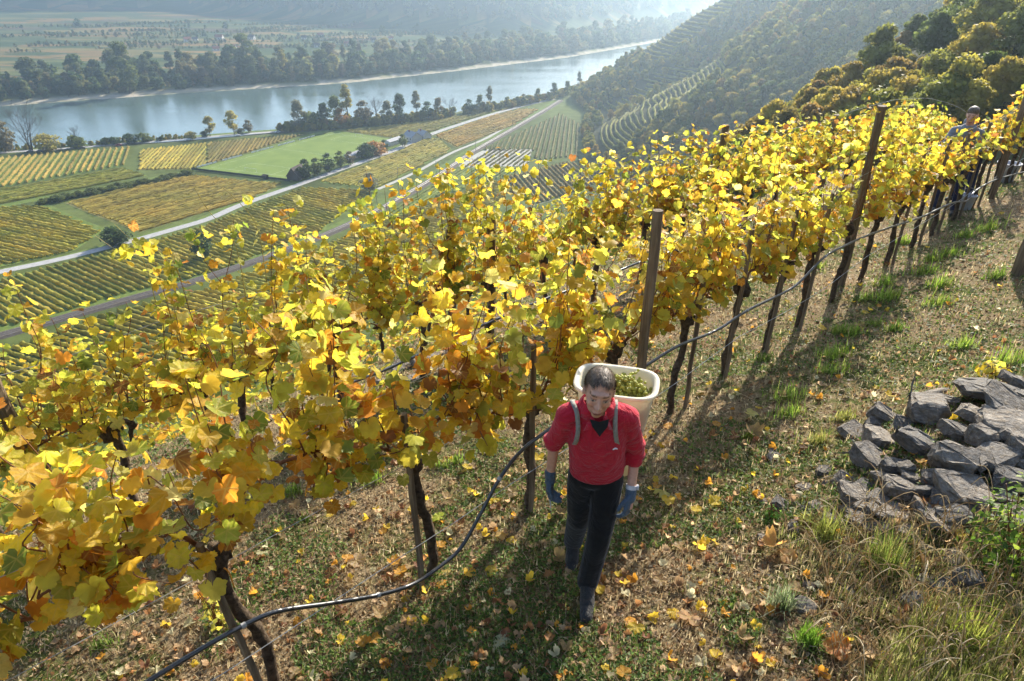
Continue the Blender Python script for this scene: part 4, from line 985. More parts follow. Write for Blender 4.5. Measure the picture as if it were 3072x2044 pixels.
def vine(t, q, head, top, label, nsh=9, spread=.55, canez=None, lo=.9, single=True, tl=None, lean=0.0, green=0.0, brown=0.0, dens=1.0, arms=(1, -1), group=None, leafs=1.0, qs=.18):
    base = tq(t, q); e = empty('grapevine', base, 0, label, 'vine', group); gz = base.z
    hp = base+U3*lean+Vector((0, 0, head))+N3*random.uniform(-.04, .04)
    gnarl([base-Vector((0, 0, .12)), base+U3*(lean*.15+random.uniform(-.05, .05))+Vector((0, 0, head*.3)), base+U3*(lean*.7+random.uniform(-.04, .04))+N3*random.uniform(-.04, .04)+Vector((0, 0, head*.68)), hp], .034, .030, M_bark, 'trunk', e, base)
    # knotted head
    m = MB()
    for k in range(4):
        a = hp-base+rv(.02); b_ = a+Vector((random.uniform(-.09, .09), random.uniform(-.07, .07), random.uniform(.0, .09))); m.tube([a-Vector((0, 0, .06)), a, b_], [.036, .042, .016], 6, True, .3)
    m.build('knot', M_bark, e, True)
    cz = canez if canez is not None else head+.08
    starts = []
    for s in arms:
        ln = spread*random.uniform(.85, 1.1)
        pts = [hp, hp+U3*s*ln*.3+Vector((0, 0, (cz-head)*.9+.05)), hp+U3*s*ln*.7+Vector((0, 0, cz-head+.03)), hp+U3*s*ln+Vector((0, 0, cz-head-.04))]
        gnarl(pts, .013, .007, M_cane, 'cane', e, base, 6, .1)
        P = smooth(pts, 6); starts += P[2:]
    nodes = []
    for k in range(nsh):
        st = random.choice(starts) if starts else hp
        tip = st+U3*random.gauss(0, .16)+N3*random.gauss(0, qs); tip.z = gz+top*random.uniform(.70, 1.10)
        if random.random() < .22: tip = st+U3*random.uniform(-.35, .35)+N3*random.choice((-1, 1))*random.uniform(.15, .4); tip.z = st.z+random.uniform(-.15, .25)
        mid = st.lerp(tip, .5)+rv(.05)
        P = smooth([st, st.lerp(tip, .25)+rv(.025), mid, st.lerp(tip, .78)+rv(.03), tip], 6)
        m = MB(); kk = len(P); m.tube([p-base for p in P], [.0052-.0034*i/(kk-1) for i in range(kk)], 5); m.build('shoot', M_cane, e, True)
        L = (tip-st).length; nn = max(3, int(L/.068*dens)); side = random.choice((-1, 1))
        for i in range(nn):
            f = (i+.4)/nn; p = P[min(kk-1, int(f*(kk-1)))]; side = -side
            nodes.append((p, side, f))
            if random.random() < .55*dens: nodes.append((p+rv(.05), -side, f))
    LM = []
    for p, side, f in nodes:
        out = (U3*random.uniform(-1, 1)*.8+N3*side*random.uniform(.3, 1)+Vector((0, 0, random.uniform(-.2, .5)))).normalized()
        s = random.uniform(.035, .070)*leafs*(1.0-.38*max(0, f-.65)); pos = p+out*(.05+.85*s)
        if pos.z < gz+lo*random.uniform(.86, 1.1): continue
        paz = math.atan2(pos.x, pos.y); pd = math.hypot(pos.x, pos.y)
        if any(abs(paz-a_) < w_ and pd < d_ and random.random() < .9 for a_, d_, w_ in POSTS): continue
        tip = (out*.8+Vector((0, 0, -random.uniform(.1, 1.1)))+rv(.35)); nrm = Vector((0, 0, .75))+out*.7+rv(.45)
        LM.append((leaf_matrix(pos, tip, nrm, s), leaf_color(green+.6*max(0, f-.7), brown+.5*(f < .25))))
    if single:
        random.shuffle(LM); LS, LM = LM[:296], LM[296:]
        for M_, cc in LS:
            o = link('leaf', random.choice(LEAVES), e); M_.translation -= base; o.matrix_local = M_; o.color = (*cc, 1)
    if LM:
        n = len(LM); A = np.array([np.array(M_) for M_, _ in LM]); V = LV[rng.integers(0, 6, n)]
        V = np.einsum('nij,nkj->nki', A[:, :3, :3], V)+A[:, None, :3, 3]-np.array(base)
        kv = V.shape[1]; F = (LF[None]+np.arange(n)[:, None, None]*kv).reshape(-1, 3)
        fo = link('foliage', mesh_np('foliage', V.reshape(-1, 3), F, M_leafattr, np.repeat(np.array([cc for _, cc in LM]), kv, 0)), e); fo['kind'] = 'stuff'
    return e
ORD = ['first', 'second', 'third', 'fourth', 'fifth', 'sixth', 'seventh', 'eighth', 'ninth', 'tenth', 'eleventh', 'twelfth', 'thirteenth', 'fourteenth', 'fifteenth', 'sixteenth', 'seventeenth', 'eighteenth', 'nineteenth', 'twentieth', 'twenty-first', 'twenty-second', 'twenty-third', 'twenty-fourth', 'twenty-fifth']
Q1, Q2 = 2.72, 5.3
PB = [((3.66, 2.46), (3.68, 2.46), 2.10, .036), ((8.50, 2.84), (8.26, 2.80), 2.23, .048), ((14.0, 2.6), (14.05, 2.6), 2.0, .048), ((17.4, 2.6), (17.4, 2.6), 2.1, .048)]
for (ta, qa), (tb_, qb), hh, rr_ in PB[:2]:
    pa, pb = tq(ta, qa), tq(tb_, qb)
    for k in range(5):
        pm = pa.lerp(pb, k/4); POSTS.append((math.atan2(pm.x, pm.y), math.hypot(pm.x, pm.y), (rr_+.01)/math.hypot(pm.x, pm.y)))
ROW1 = [(-.40, 1.0, 1.80), (.72, 1.08, 2.0), (1.85, 1.0, 2.05), (2.78, .92, 2.05), (3.72, .95, 1.98), (4.62, .95, 2.05), (5.5, .95, 2.05), (6.35, .95, 2.08), (7.1, .95, 2.08), (7.95, .9, 2.05), (8.78, .9, 1.98), (9.64, .9, 1.84), (10.6, .9, 1.70), (11.4, .9, 1.55), (12.4, .9, 1.50), (13.4, .9, 1.48), (14.4, .9, 1.85), (15.4, .9, 1.8), (16.5, .9, 1.75), (17.6, .9, 1.75)]
for i, (t, hd, tp) in enumerate(ROW1):
    lab = 'golden vine in the front row, %s from the left end' % ORD[i]
    kw = dict(nsh=15 if i < 13 else 12, spread=.54, lo=.92, single=i < 13, green=.25 if i > 7 else 0, brown=.2 if i < 5 else 0, dens=1.2)
    if i == 0: kw.update(arms=(1, -1), spread=.68, nsh=28, lo=.55, canez=1.15, leafs=1.12, qs=.24, dens=1.35); lab = 'nearest vine with large golden leaves filling the lower left corner'
    if i == 1: kw.update(arms=(-1, 1), canez=1.38, spread=.78, nsh=26, lo=1.10, lean=-.10, leafs=1.12, dens=1.3); lab = 'vine with an orange tie on its knotted head, before the hose'
    if i == 2: kw.update(canez=1.15, nsh=24, lo=.98, lean=-.06, leafs=1.08, dens=1.3, spread=.62)
    if i == 3: kw.update(nsh=22, lo=.90, leafs=1.05, dens=1.3); lab = 'vine left of the man, its dark knotted head low on the stake'
    if i == 4: kw.update(nsh=18, lo=1.0)
    vine(t, Q1, hd, tp, lab, **kw)
ROW2T = np.arange(-1.2, 24.5, .98)
for i, t in enumerate(ROW2T):
    t = float(t)+random.uniform(-.06, .06)
    tp = float(np.interp(t, [-1, 1.4, 2.2, 3.5, 4.6, 5.25, 5.7, 6.1, 6.8, 8, 9.8, 12, 15, 20, 25], [1.9, 2.1, 2.0, 2.1, 2.25, 1.95, 1.5, 1.7, 1.95, 1.9, 1.78, 1.58, 1.40, 1.2, 1.1]))
    vine(t, Q2, .85 if t < 11 else .6, tp, 'golden vine in the second row down the slope, %s from the left edge' % (ORD+['twenty-sixth', 'twenty-seventh', 'twenty-eighth'])[i], nsh=20, spread=.60, lo=.45 if t < 9 else .38, single=i < 12, dens=.8 if i < 2 else 1.2, green=.35, brown=.1, qs=.2)

for i, t in enumerate(np.arange(-1.5, 11, 1.0)):
    vine(float(t), 9.0, .85, 1.95, 'golden vine in the third row under the terrace edge, %s from the left' % ORD[i], nsh=15, spread=.55, lo=.5, single=False, green=.5, qs=.25)

# stray canes that stand above the second row against the valley
for i, (px, py, tx, ty, lv, lab) in enumerate([(540, 560, 447, 432, 0, 'thin bare pale cane curving up against the vineyards'), (590, 520, 490, 418, 3, 'pale cane with a yellow leaf cluster before the road'), (380, 590, 262, 515, 2, 'pale cane with a curled leaf near the left road'), (330, 600, 215, 540, 4, 'pale cane with green yellow leaves at the left road')]):
    a = on_row(px, py, Q2); b_ = on_row(tx, ty, Q2); low = Vector((a.x, a.y, a.z-.5))
    e = empty('stray_cane', a, 0, lab, 'cane'); P = smooth([low-a, Vector(), (b_-a)*.55+rv(.03), b_-a], 8)
    m = MB(); k = len(P); m.tube(P, [.004-.0026*j/(k-1) for j in range(k)], 5); m.build('cane', M_palecane, e, True)
    for j in range(lv):
        o = link('leaf', random.choice(LEAVES), e); c_ = leaf_color(.5); o.color = (*c_, 1)
        p = P[int(k*random.uniform(.45, .75))] if i != 1 else P[int(k*.52)]
        o.matrix_local = leaf_matrix(p+rv(.05), Vector((random.uniform(-1, 1), -.4, -.6)), Vector((0, -.7, .7))+rv(.4), random.uniform(.05, .075))

# ------------------------------------------------------------------ stakes and posts
def stake(name, base, top, w_, label, cat='stake', dep=None):
    base = Vector(base); top = Vector(top); m = MB(); dv = top-base; n = 7
    P = [Vector((0, 0, -.15))]+[dv*(k/n)+rv(.004) for k in range(n)]+[dv]
    m.tube(P, [w_*random.uniform(.94, 1.06) for _ in P], 5 if name == 'vine_stake' else 8, True, .05)
    o = m.build(name, M_wood, None, False, base); return tag(o, label, cat)
def rowz(px, py, q): return on_row(px, py, q)
for i, (t, hh, lean) in enumerate([(.66, 1.22, -.10), (1.74, 1.38, -.02), (2.74, 1.42, .0), (4.74, 1.5, .02), (5.42, 1.5, .04), (6.25, 1.55, .05), (7.02, 1.55, .05), (9.7, 1.5, .05), (10.7, 1.5, .04), (11.5, 1.5, .04), (12.5, 1.5, .04), (13.5, 1.5, .04), (14.5, 1.5, .03), (15.5, 1.5, .03)]):
    p = tq(t, Q1-.06); stake('vine_stake', p, p+U3*lean+Vector((0, 0, hh)), .021, 'slim wooden stake in the front row, %s from the left' % ORD[i])
for i, ((ta, qa), (tb_, qb), hh, rr_) in enumerate(PB):
    p = tq(ta, qa); top_ = tq(tb_, qb); top_.z = p.z+hh
    stake('trellis_post', p, top_, rr_, ('round wooden post just behind the white carrying bucket', 'thick dark wooden post leaning in the middle of the front row', 'thick wooden post far along the front row by the pickers', 'thick wooden post at the right edge of the front row')[i], 'post')
for i, (t, hh) in enumerate([(.2, 1.7), (2.75, 1.3), (4.15, 1.6), (4.75, 1.62), (9.4, 1.95), (13.4, 1.6), (17.4, 1.4)]):
    p = tq(t, Q2); stake('trellis_post', p, p+U3*random.uniform(-.04, .06)+Vector((0, 0, hh)), .05, 'wooden post in the second row down the slope, %s from the left' % ORD[i], 'post')
p = at(2343, 632); stake('trellis_post', p, p+Vector((.06, .04, 1.9)), .075, 'thick dark post alone at the right edge above the front row', 'post')

# wires
M_w = M_wire
def wire(name, t0, t1, q, z, lab, sag=.02):
    n = 40; m = MB(); P = []
    for k in range(n+1):
        t = t0+(t1-t0)*k/n; p = tq(t, q); P.append(Vector((p.x, p.y, p.z+z-.0*sag+.015*math.sin(t*1.9+z*7))))
    m.tube(P, .0028, 4); return tag(m.build(name, M_w), lab, 'wire')
wire('trellis_wire', -2, 18, Q1+.03, .98, 'lower trellis wire along the front row')
wire('trellis_wire', -2, 18, Q1+.03, 1.5, 'upper trellis wire along the front row')
wire('trellis_wire', -2, 18, Q1-.10, .42, 'low wire carrying the hose in the front row')
wire('trellis_wire', -2, 24, Q2+.03, 1.0, 'lower trellis wire along the second row')
wire('trellis_wire', -2, 24, Q2+.03, 1.55, 'upper trellis wire along the second row')

# irrigation hoses
HP = [(200, 1660), (345, 1566), (470, 1490), (560, 1440), (640, 1407), (760, 1389), (870, 1370), (950, 1345), (1010, 1306), (1060, 1262), (1105, 1185), (1150, 1102), (1200, 1038), (1262, 990), (1370, 915), (1480, 846), (1560, 797), (1650, 760), (1720, 715), (1800, 676), (1840, 650), (1900, 590), (1950, 563), (2000, 541), (2065, 518), (2120, 500), (2190, 468), (2225, 462), (2245, 440), (2290, 415), (2360, 395), (2420, 380)]
P = [on_row(x, y, Q1-.13) for x, y in HP]
for p in P:
    g_ = tz(p.x, p.y)+.02
    if p.z < g_: p.z = g_
m = MB(); m.tube(smooth(P, 7), .0128, 8); hose = tag(m.build('irrigation_hose', M_hose, None, True), 'long black irrigation hose sagging along the front row', 'hose')
for k in (3, 6, 11, 15, 18, 21, 24):
    m = MB(); d = (P[k+1]-P[k-1]).normalized()*.012; m.tube([P[k]-d, P[k]+d], .0150, 8); m.build('hose_clip', M_wire, hose)
HP2 = [(700, 905), (780, 890), (870, 858), (940, 828), (1010, 795), (1120, 745), (1250, 690), (1360, 650), (1470, 605), (1600, 560), (1750, 500), (1900, 440)]
P2 = [on_row(x, y, Q2-.12) for x, y in HP2]
m = MB(); m.tube(smooth(P2, 6), .016, 8); tag(m.build('irrigation_hose', M_hose, None, True), 'black hose of the second row, seen under the leaves', 'hose')
# orange tie
p = tq(.72, Q1)+U3*-.10+Vector((0, 0, 1.05)); m = MB(); m.tube(smooth([p-N3*.045-Vector((0, 0, 0)), p-N3*.05+U3*.03-Vector((0, 0, .06)), p-N3*.05+U3*.035-Vector((0, 0, .17))], 4), .004, 5)
M_orange = simple('orange_twine', [(0.3, (.55, .20, .02)), (.7, (.75, .32, .04))], 30, .6, .3)
tag(m.build('twine', M_orange, None, True), 'orange twine hanging from the knotted vine head', 'twine')

# ------------------------------------------------------------------ ground cover and litter
def ground_pts(n, r0=1.7, r1=24, half=55, near_only=None):
    a = np.radians(rng.uniform(-half, half, n)); r = np.exp(rng.uniform(math.log(r0), math.log(r1), n))
    x, y = r*np.sin(a), r*np.cos(a); q = x*NV[0]+y*NV[1]; ok = (q > -2.2) & (q < 8.5)
    return x[ok], y[ok]
def tri_normal_frames(n, tilt):
    nn = np.stack([rng.normal(0, tilt, n), rng.normal(0, tilt, n), np.ones(n)], 1); nn /= np.linalg.norm(nn, axis=1)[:, None]
    a = np.cross(nn, rng.normal(size=(n, 3))); a /= np.linalg.norm(a, axis=1)[:, None]; return nn, a, np.cross(nn, a)
def chips(name, x, y, size, cols, mat, tilt=.5, lift=.008, label=None, curl=.4):
    n = len(x); z = T(x, y)+lift; nn, a, b_ = tri_normal_frames(n, tilt); s = (size*rng.uniform(.45, 1.2, n))[:, None]; C = np.stack([x, y, z], 1)
    V = np.stack([C+a*s, C+b_*s*.62+nn*s*curl*rng.uniform(-.2, 1, (n, 1)), C-a*s*.85+nn*s*rng.uniform(-.1, .3, (n, 1)), C-b_*s*.62+nn*s*curl*rng.uniform(-.2, 1, (n, 1))], 1)
    F = np.arange(n*4).reshape(n, 4); F = np.concatenate([F[:, [0, 1, 3]], F[:, [1, 2, 3]]])
    o = link(name, mesh_np(name, V.reshape(-1, 3), F, mat, np.repeat(cols, 4, 0))); return tag(o, label, None, None, 'stuff')
def blades(name, x, y, ln, wd, cols, mat, lean=.6, label=None, kind='stuff', parent=None, zoff=0.0, base=None):
    n = len(x); z = T(x, y)-.01+zoff; a = rng.uniform(0, 6.283, n); L = ln*rng.uniform(.45, 1.25, n); le = np.abs(rng.normal(0, lean, n))
    dx, dy = np.cos(a), np.sin(a); sx, sy = -dy, dx; h = L*np.cos(np.clip(le, 0, 1.45)); f = L*np.sin(np.clip(le, 0, 1.45)); W = wd*rng.uniform(.7, 1.3, n)
    C = np.stack([x, y, z], 1); D = np.stack([dx, dy, 0*dx], 1); Sd = np.stack([sx, sy, 0*sx], 1)*W[:, None]/2; Up = np.array([0, 0, 1.0])
    m1 = C+D*(f*.35)[:, None]+Up*(h*.62)[:, None]; tp = C+D*f[:, None]+Up*h[:, None]*(1-.12*le)[:, None]
    V = np.stack([C-Sd, C+Sd, m1-Sd*.8, m1+Sd*.8, tp], 1); b0 = np.arange(n)[:, None]*5
    F = np.concatenate([b0+np.array([0, 1, 3]), b0+np.array([0, 3, 2]), b0+np.array([2, 3, 4])])
    V = V.reshape(-1, 3)
    if base is not None: V = V-np.array(base)
    o = link(name, mesh_np(name, V, F, mat, np.repeat(cols, 5, 0)), parent)
    return tag(o, label, None, None, kind) if kind else o
def pick(cs, n, var=.25): cs = np.array(cs); return cs[rng.integers(0, len(cs), n)]*rng.uniform(1-var, 1+var, (n, 1))
greenness = lambda x, y: vnoise(x/.9, y/.9, 21)+.6*vnoise(x/.3, y/.3, 22)
x, y = ground_pts(110000)
chips('leaf_litter', x, y, .011+.0012*np.hypot(x, y), pick([(.13, .085, .045), (.22, .15, .08), (.36, .265, .15), (.46, .35, .21), (.09, .055, .03), (.32, .17, .075), (.50, .42, .29)], len(x)), M_leafattr, .6, .008, 'crumbled brown leaf litter over the vineyard soil')
x, y = ground_pts(110000)
blades('dry_straw', x, y, .06+.002*np.hypot(x, y), .0035+.0007*np.hypot(x, y), pick([(.44, .36, .21), (.54, .46, .29), (.32, .24, .13), (.18, .12, .06)], len(x)), M_grass, 1.15, 'dry straw and cut twigs strewn over the slope')
x, y = ground_pts(150000); k = greenness(x, y) > -.03; x, y = x[k], y[k]
chips('clover', x, y, .011+.0011*np.hypot(x, y), pick([(.075, .14, .026), (.11, .19, .035), (.16, .24, .05), (.055, .10, .022)], len(x)), M_leafattr, .5, .022, 'low green clover and weeds in patches', .2)
x, y = ground_pts(80000); k = greenness(x, y) > -.06; x, y = x[k], y[k]
blades('short_grass', x, y, .055+.002*np.hypot(x, y), .0032+.0006*np.hypot(x, y), pick([(.12, .17, .035), (.18, .22, .05), (.25, .26, .075), (.08, .12, .03)], len(x)), M_grass, .7, 'short thin grass between the leaf litter')

m = MB(); X, Y = ground_pts(900, 2, 14)
for x_, y_ in zip(X, Y):
    a = random.uniform(0, 6.28); L = random.uniform(.06, .24); p = Vector((x_, y_, tz(x_, y_)+.015)); h_ = Vector((math.cos(a), math.sin(a), 0))*L; mid = p+h_*.5+rv(.02); mid.z = tz(mid.x, mid.y)+.02+abs(random.gauss(0, .012)); e_ = p+h_; e_.z = tz(e_.x, e_.y)+random.uniform(.0, .03)
    m.tube([p, mid, e_], [.0028, .0024, .0012], 4, False, 0, random.choice([(.42, .33, .22), (.30, .20, .12), (.16, .09, .05), (.55, .46, .32)]))
tag(m.build('fallen_twigs', M_grass), 'cut canes and twigs lying about on the slope', None, None, 'stuff')

def place(px, py):
    for x0, y0, x1, y1, s_ in ((0, 0, 480, 2000, 'below the nearest vine at the left'), (0, 0, 900, 1180, 'between first and second stake behind the hose'), (0, 1400, 1150, 2000, 'in front of the hose at the bottom left'), (0, 0, 900, 2000, 'between the first stake and the hose'), (0, 0, 1200, 1150, 'behind the hose left of the man'), (0, 0, 1200, 2000, 'between the hose and the man'), (0, 1400, 1420, 2000, 'below the man at the bottom centre'), (1200, 0, 1420, 2000, 'close by the walking man'),
        (0, 1400, 1750, 2000, 'at the bottom between man and tall grass'), (0, 1150, 1750, 2000, 'between the man and the stones'), (0, 950, 1750, 2000, 'right of the carrying bucket'), (0, 0, 1750, 950, 'under the front row behind the bucket'), (1750, 1200, 2400, 2000, 'among grass and stalks below the stones'), (1750, 860, 2400, 2000, 'round the collapsed stone wall'), (1750, 700, 2400, 860, 'on the slope above the stone wall'), (1750, 600, 2060, 700, 'by the foot of the leaning thick post'), (2060, 600, 2400, 700, 'right of the leaning thick post'), (0, 0, 9999, 9999, 'far up the row near the pickers')):
        if x0 <= px < x1 and y0 <= py < y1: return s_
SEEN = {}
def uniq(lab):
    SEEN[lab] = SEEN.get(lab, 0)+1; return lab
# bright grass tufts, each a thing
TUFT = [(1915, 822, 60, 0), (1912, 855, 50, 0), (1815, 915, 62, 0), (1815, 955, 55, 0), (2130, 630, 45, 0), (2040, 690, 50, 0), (2165, 660, 45, 0), (2160, 700, 40, 0), (2180, 590, 35, 0), (2330, 835, 60, 0), (1960, 770, 40, 0), (2035, 655, 40, 0), (2215, 800, 40, 0), (2060, 760, 35, 1), (2275, 530, 35, 0), (2220, 545, 30, 0), (1710, 668, 30, 0), (1880, 615, 30, 0), (2145, 600, 30, 0), (1990, 690, 30, 1), (1345, 1415, 40, 0), (672, 1135, 45, 0), (852, 1110, 55, 0), (1015, 1075, 35, 0), (1475, 800, 35, 1), (240, 1485, 40, 1), (700, 1200, 30, 1), (1880, 1020, 55, 2), (1940, 965, 40, 2), (1050, 1065, 35, 0), (820, 1090, 30, 1), (1725, 1010, 30, 1), (1300, 1010, 30, 1), (2010, 750, 30, 1), (1760, 830, 30, 1), (1930, 765, 35, 0), (2080, 560, 28, 0), (2290, 640, 35, 1)]
tl = {0: 'bright green', 1: 'small green', 2: 'yellowish green'}
for i, (px, py, wpx, kd) in enumerate(TUFT):
    p = at(px, py); D = (p-cam.location).length; rad = wpx/F_*D*.62; n = 190
    x = p.x+rng.normal(0, rad*.45, n); y = p.y+rng.normal(0, rad*.35, n)
    cl = [[(.20, .33, .04), (.26, .40, .05), (.15, .26, .035), (.36, .44, .09), (.3, .36, .08)], [(.12, .20, .03), (.18, .26, .05)], [(.28, .30, .07), (.22, .26, .05), (.38, .36, .12)]][kd]
    o = blades('grass_tuft', x, y, rad*1.2*rng.uniform(.4, 1.15, n), .0035+.0006*D, pick(cl*6+[(.5, .45, .22), (.12, .2, .03)], n, .35), M_grass, .9, None, None, None, 0, p); o.location = p
    special = {20: 'bright green grass tuft right below the walking man\'s front shoe', 2: 'bright green grass tuft above the other, beside the large tan leaves right of the bucket', 9: 'bright green grass tuft at the right edge above the stones', 21: 'bright green grass tuft between the two nearest stakes', 22: 'tall green grass tuft left of the second stake', 27: 'yellowish loose grass tuft left of the stones', 25: 'small green grass tuft at lower left among the hanging leaves'}
    if i in special: tag(o, special[i], 'grass tuft')
    else: tag(o, tl[kd]+' grass tuft '+place(px, py), 'grass tuft', tl[kd]+' grass tufts on the slope')

# fallen vine leaves
def fallen(px, py, s, colr, label, group=None, dry=True, up=.03):
    p = at(px, py); o = link('fallen_leaf', random.choice(DRYLEAVES if dry else LEAVES)); a = random.uniform(0, 6.28)
    M_ = leaf_matrix(Vector((p.x, p.y, p.z+up)), Vector((math.cos(a), math.sin(a), random.uniform(-.15, .15))), Vector((random.gauss(0, .2), random.gauss(0, .2), 1)), s); o.matrix_world = M_
    o.color = (*colr, 1); return tag(o, label, 'leaf', group)
TAN, PALE, YEL, ORA, BRN = (.50, .34, .19), (.66, .62, .40), (.78, .56, .06), (.72, .36, .05), (.26, .12, .06)
fallen(1152, 1487, .075, (.62, .62, .44), 'large pale cream leaf lying flat at the bottom centre', None, False, .035)
fallen(1375, 1362, .06, YEL, 'bright yellow leaf just beside the man\'s front shoe', None, False, .05)
fallen(1238, 1065, .07, (.85, .6, .05), 'bright yellow leaf beside the man\'s gloved hand with snips', None, False, .06)
fallen(1010, 1200, .065, (.55, .62, .08), 'lime green yellow leaf between second stake and hose', None, False, .05)
fallen(1383, 1490, .065, (.46, .30, .19), 'pinkish tan leaf at the bottom right of the pale cream leaf', None, True)
fallen(942, 1440, .075, (.56, .36, .2), 'tan leaf under the hose left of the pale cream leaf')
fallen(1522, 1140, .075, (.66, .60, .22), 'pale yellow leaf right of the man\'s left glove', None, False, .05)
fallen(1535, 1165, .06, YEL, 'yellow leaf overlapping the pale one right of the man', None, False, .06)
fallen(1725, 965, .075, (.62, .56, .18), 'large pale yellow leaf on the slope right of the bucket', None, False, .06)
fallen(1730, 1005, .09, TAN, 'large tan leaf under the pale yellow one right of the bucket')
fallen(1690, 1010, .06, BRN, 'red brown leaf left of the large tan leaf on the slope')
fallen(1780, 1265, .085, (.68, .38, .14), 'large orange tan leaf at the left end of the loose stones')
fallen(1810, 1290, .07, (.62, .40, .2), 'tan leaf below the large orange one by the stones')
fallen(1585, 1430, .075, (.60, .38, .22), 'lone pinkish tan leaf on bare ground at lower right of the man')
fallen(2135, 1300, .08, (.55, .32, .16), 'tan leaf lodged in the dry stalks below the stones')
fallen(1930, 1500, .08, (.68, .28, .09), 'orange leaf in the grass at the bottom below the stones')
fallen(1160, 1235, .075, (.72, .48, .18), 'orange and tan leaf just right of the hose bend')
fallen(820, 1297, .075, (.52, .38, .24), 'pale tan leaf near the foot of the second stake')
fallen(905, 1300, .055, ORA, 'orange leaf touching the foot of the second stake', None, False)
fallen(1020, 1322, .06, (.74, .56, .2), 'pale yellow leaf lying against the hose at its lowest point', None, False)
fallen(1080, 1325, .055, (.80, .48, .05), 'golden leaf right of the hose at its lowest point', None, False)
fallen(1012, 1262, .055, ORA, 'orange leaf right of the second vine trunk', None, False)
fallen(605, 1278, .05, PALE, 'small pale leaf right of the first knotted vine')
fallen(1180, 1140, .06, TAN, 'tan leaf at the foot of the vine left of the man')
GRP = {0: ('dry tan', TAN, True), 1: ('yellow', YEL, False), 2: ('orange', ORA, False), 3: ('dark red brown', BRN, True), 4: ('faded pale', PALE, True)}
cnt = 0
while cnt < 190:
    px = random.uniform(380, 2340); py = random.uniform(480, 1560)
    p = at(px, py); q = p.x*NV[0]+p.y*NV[1]
    if q > 4.3 or (p-cam.location).length > 16: continue
    if not (q > 2.0 or random.random() < .45): continue
    k = random.choices(range(5), (45, 14, 16, 17, 8))[0]; lab, colr, dry = GRP[k]; f = random.uniform(.75, 1.15)
    sl_ = random.uniform(.035, .062); fallen(px, py, sl_, tuple(c_*f for c_ in colr), ('small ' if sl_ < .043 else 'broad ' if sl_ > .055 else '')+('bright ' if f > 1.05 else 'dull ' if f < .85 else '')+lab+' fallen leaf '+place(px, py), lab+' fallen leaves', dry); cnt += 1
# smaller and farther fallen leaves as one mass
x, y = ground_pts(3000, 2.2, 22); n = len(x); nn, a, b_ = tri_normal_frames(n, .45); s = rng.uniform(.018, .040, n)
Vb = LV[rng.integers(0, 6, n)]; V = (a[:, None]*Vb[..., :1]+b_[:, None]*Vb[..., 1:2]+nn[:, None]*Vb[..., 2:3]*2.6)*s[:, None, None]+np.stack([x, y, T(x, y)+.02], 1)[:, None]
kv = V.shape[1]; F = (LF[None]+np.arange(n)[:, None, None]*kv).reshape(-1, 3)
tag(link('fallen_leaves', mesh_np('fallen_leaves', V.reshape(-1, 3), F, M_leafattr, np.repeat(pick([TAN, TAN, (.58, .42, .26), ORA, BRN, (.4, .2, .08), YEL, PALE], n), kv, 0))), 'small fallen leaves scattered thickly over the slope', None, None, 'stuff')

# ------------------------------------------------------------------ collapsed dry stone wall
def stone_mesh(seed, flat=.45):
    rs = random.Random(seed); bm = bmesh.new()
    for sx in (-1, 1):
        for sy in (-1, 1):
            for sz in (-1, 1):
                for _ in range(2): bm.verts.new((sx*rs.uniform(.35, .9), sy*rs.uniform(.3, .8), sz*flat*rs.uniform(.6, 1)))
    for _ in range(14):
        a_ = rs.uniform(0, 6.28); bm.verts.new((math.cos(a_)*rs.uniform(.8, 1.08), math.sin(a_)*rs.uniform(.6, .9), rs.uniform(-.8, .8)*flat))
    bmesh.ops.convex_hull(bm, input=bm.verts[:])
    for v in [v for v in bm.verts if not v.link_faces]: bm.verts.remove(v)
    bmesh.ops.bevel(bm, geom=bm.edges[:], offset=.035, segments=1, affect='EDGES')
    bmesh.ops.triangulate(bm, faces=bm.faces[:])
    bmesh.ops.subdivide_edges(bm, edges=[e_ for e_ in bm.edges if e_.calc_length() > .45], cuts=1, use_grid_fill=False); bmesh.ops.triangulate(bm, faces=bm.faces[:])
    for v in bm.verts: v.co += Vector((rs.uniform(-.05, .05), rs.uniform(-.05, .05), rs.uniform(-.04, .04)))
    me = bpy.data.meshes.new('stone'); bm.to_mesh(me); bm.free(); me.materials.append(M_stone); return me
SM = [stone_mesh(i, .20+.05*(i % 5)) for i in range(16)]
wall = empty('dry_stone_wall', at(2130, 1100), 0, 'collapsed dry stone wall of grey flat stones on the slope', 'stone wall'); wloc = Vector(wall.location)
def stone(px, py, wpx, hpx, up=.0, rz=None, k=None):
    p = at(px, py); D = (p-cam.location).length; s = wpx/F_*D*.5; me = SM[k if k is not None else random.randrange(16)]
    o = link('stone', me, wall); s *= .86; o.location = Vector((p.x, p.y, p.z+up*.55))-wloc; o.rotation_euler = (random.gauss(0, .2), random.gauss(0, .2), rz if rz is not None else random.uniform(0, 6.28))
    hz_ = max(.4, min(1.6, hpx/wpx*1.7)); o.scale = (s*.98, s*.95, s*hz_*1.15); return o
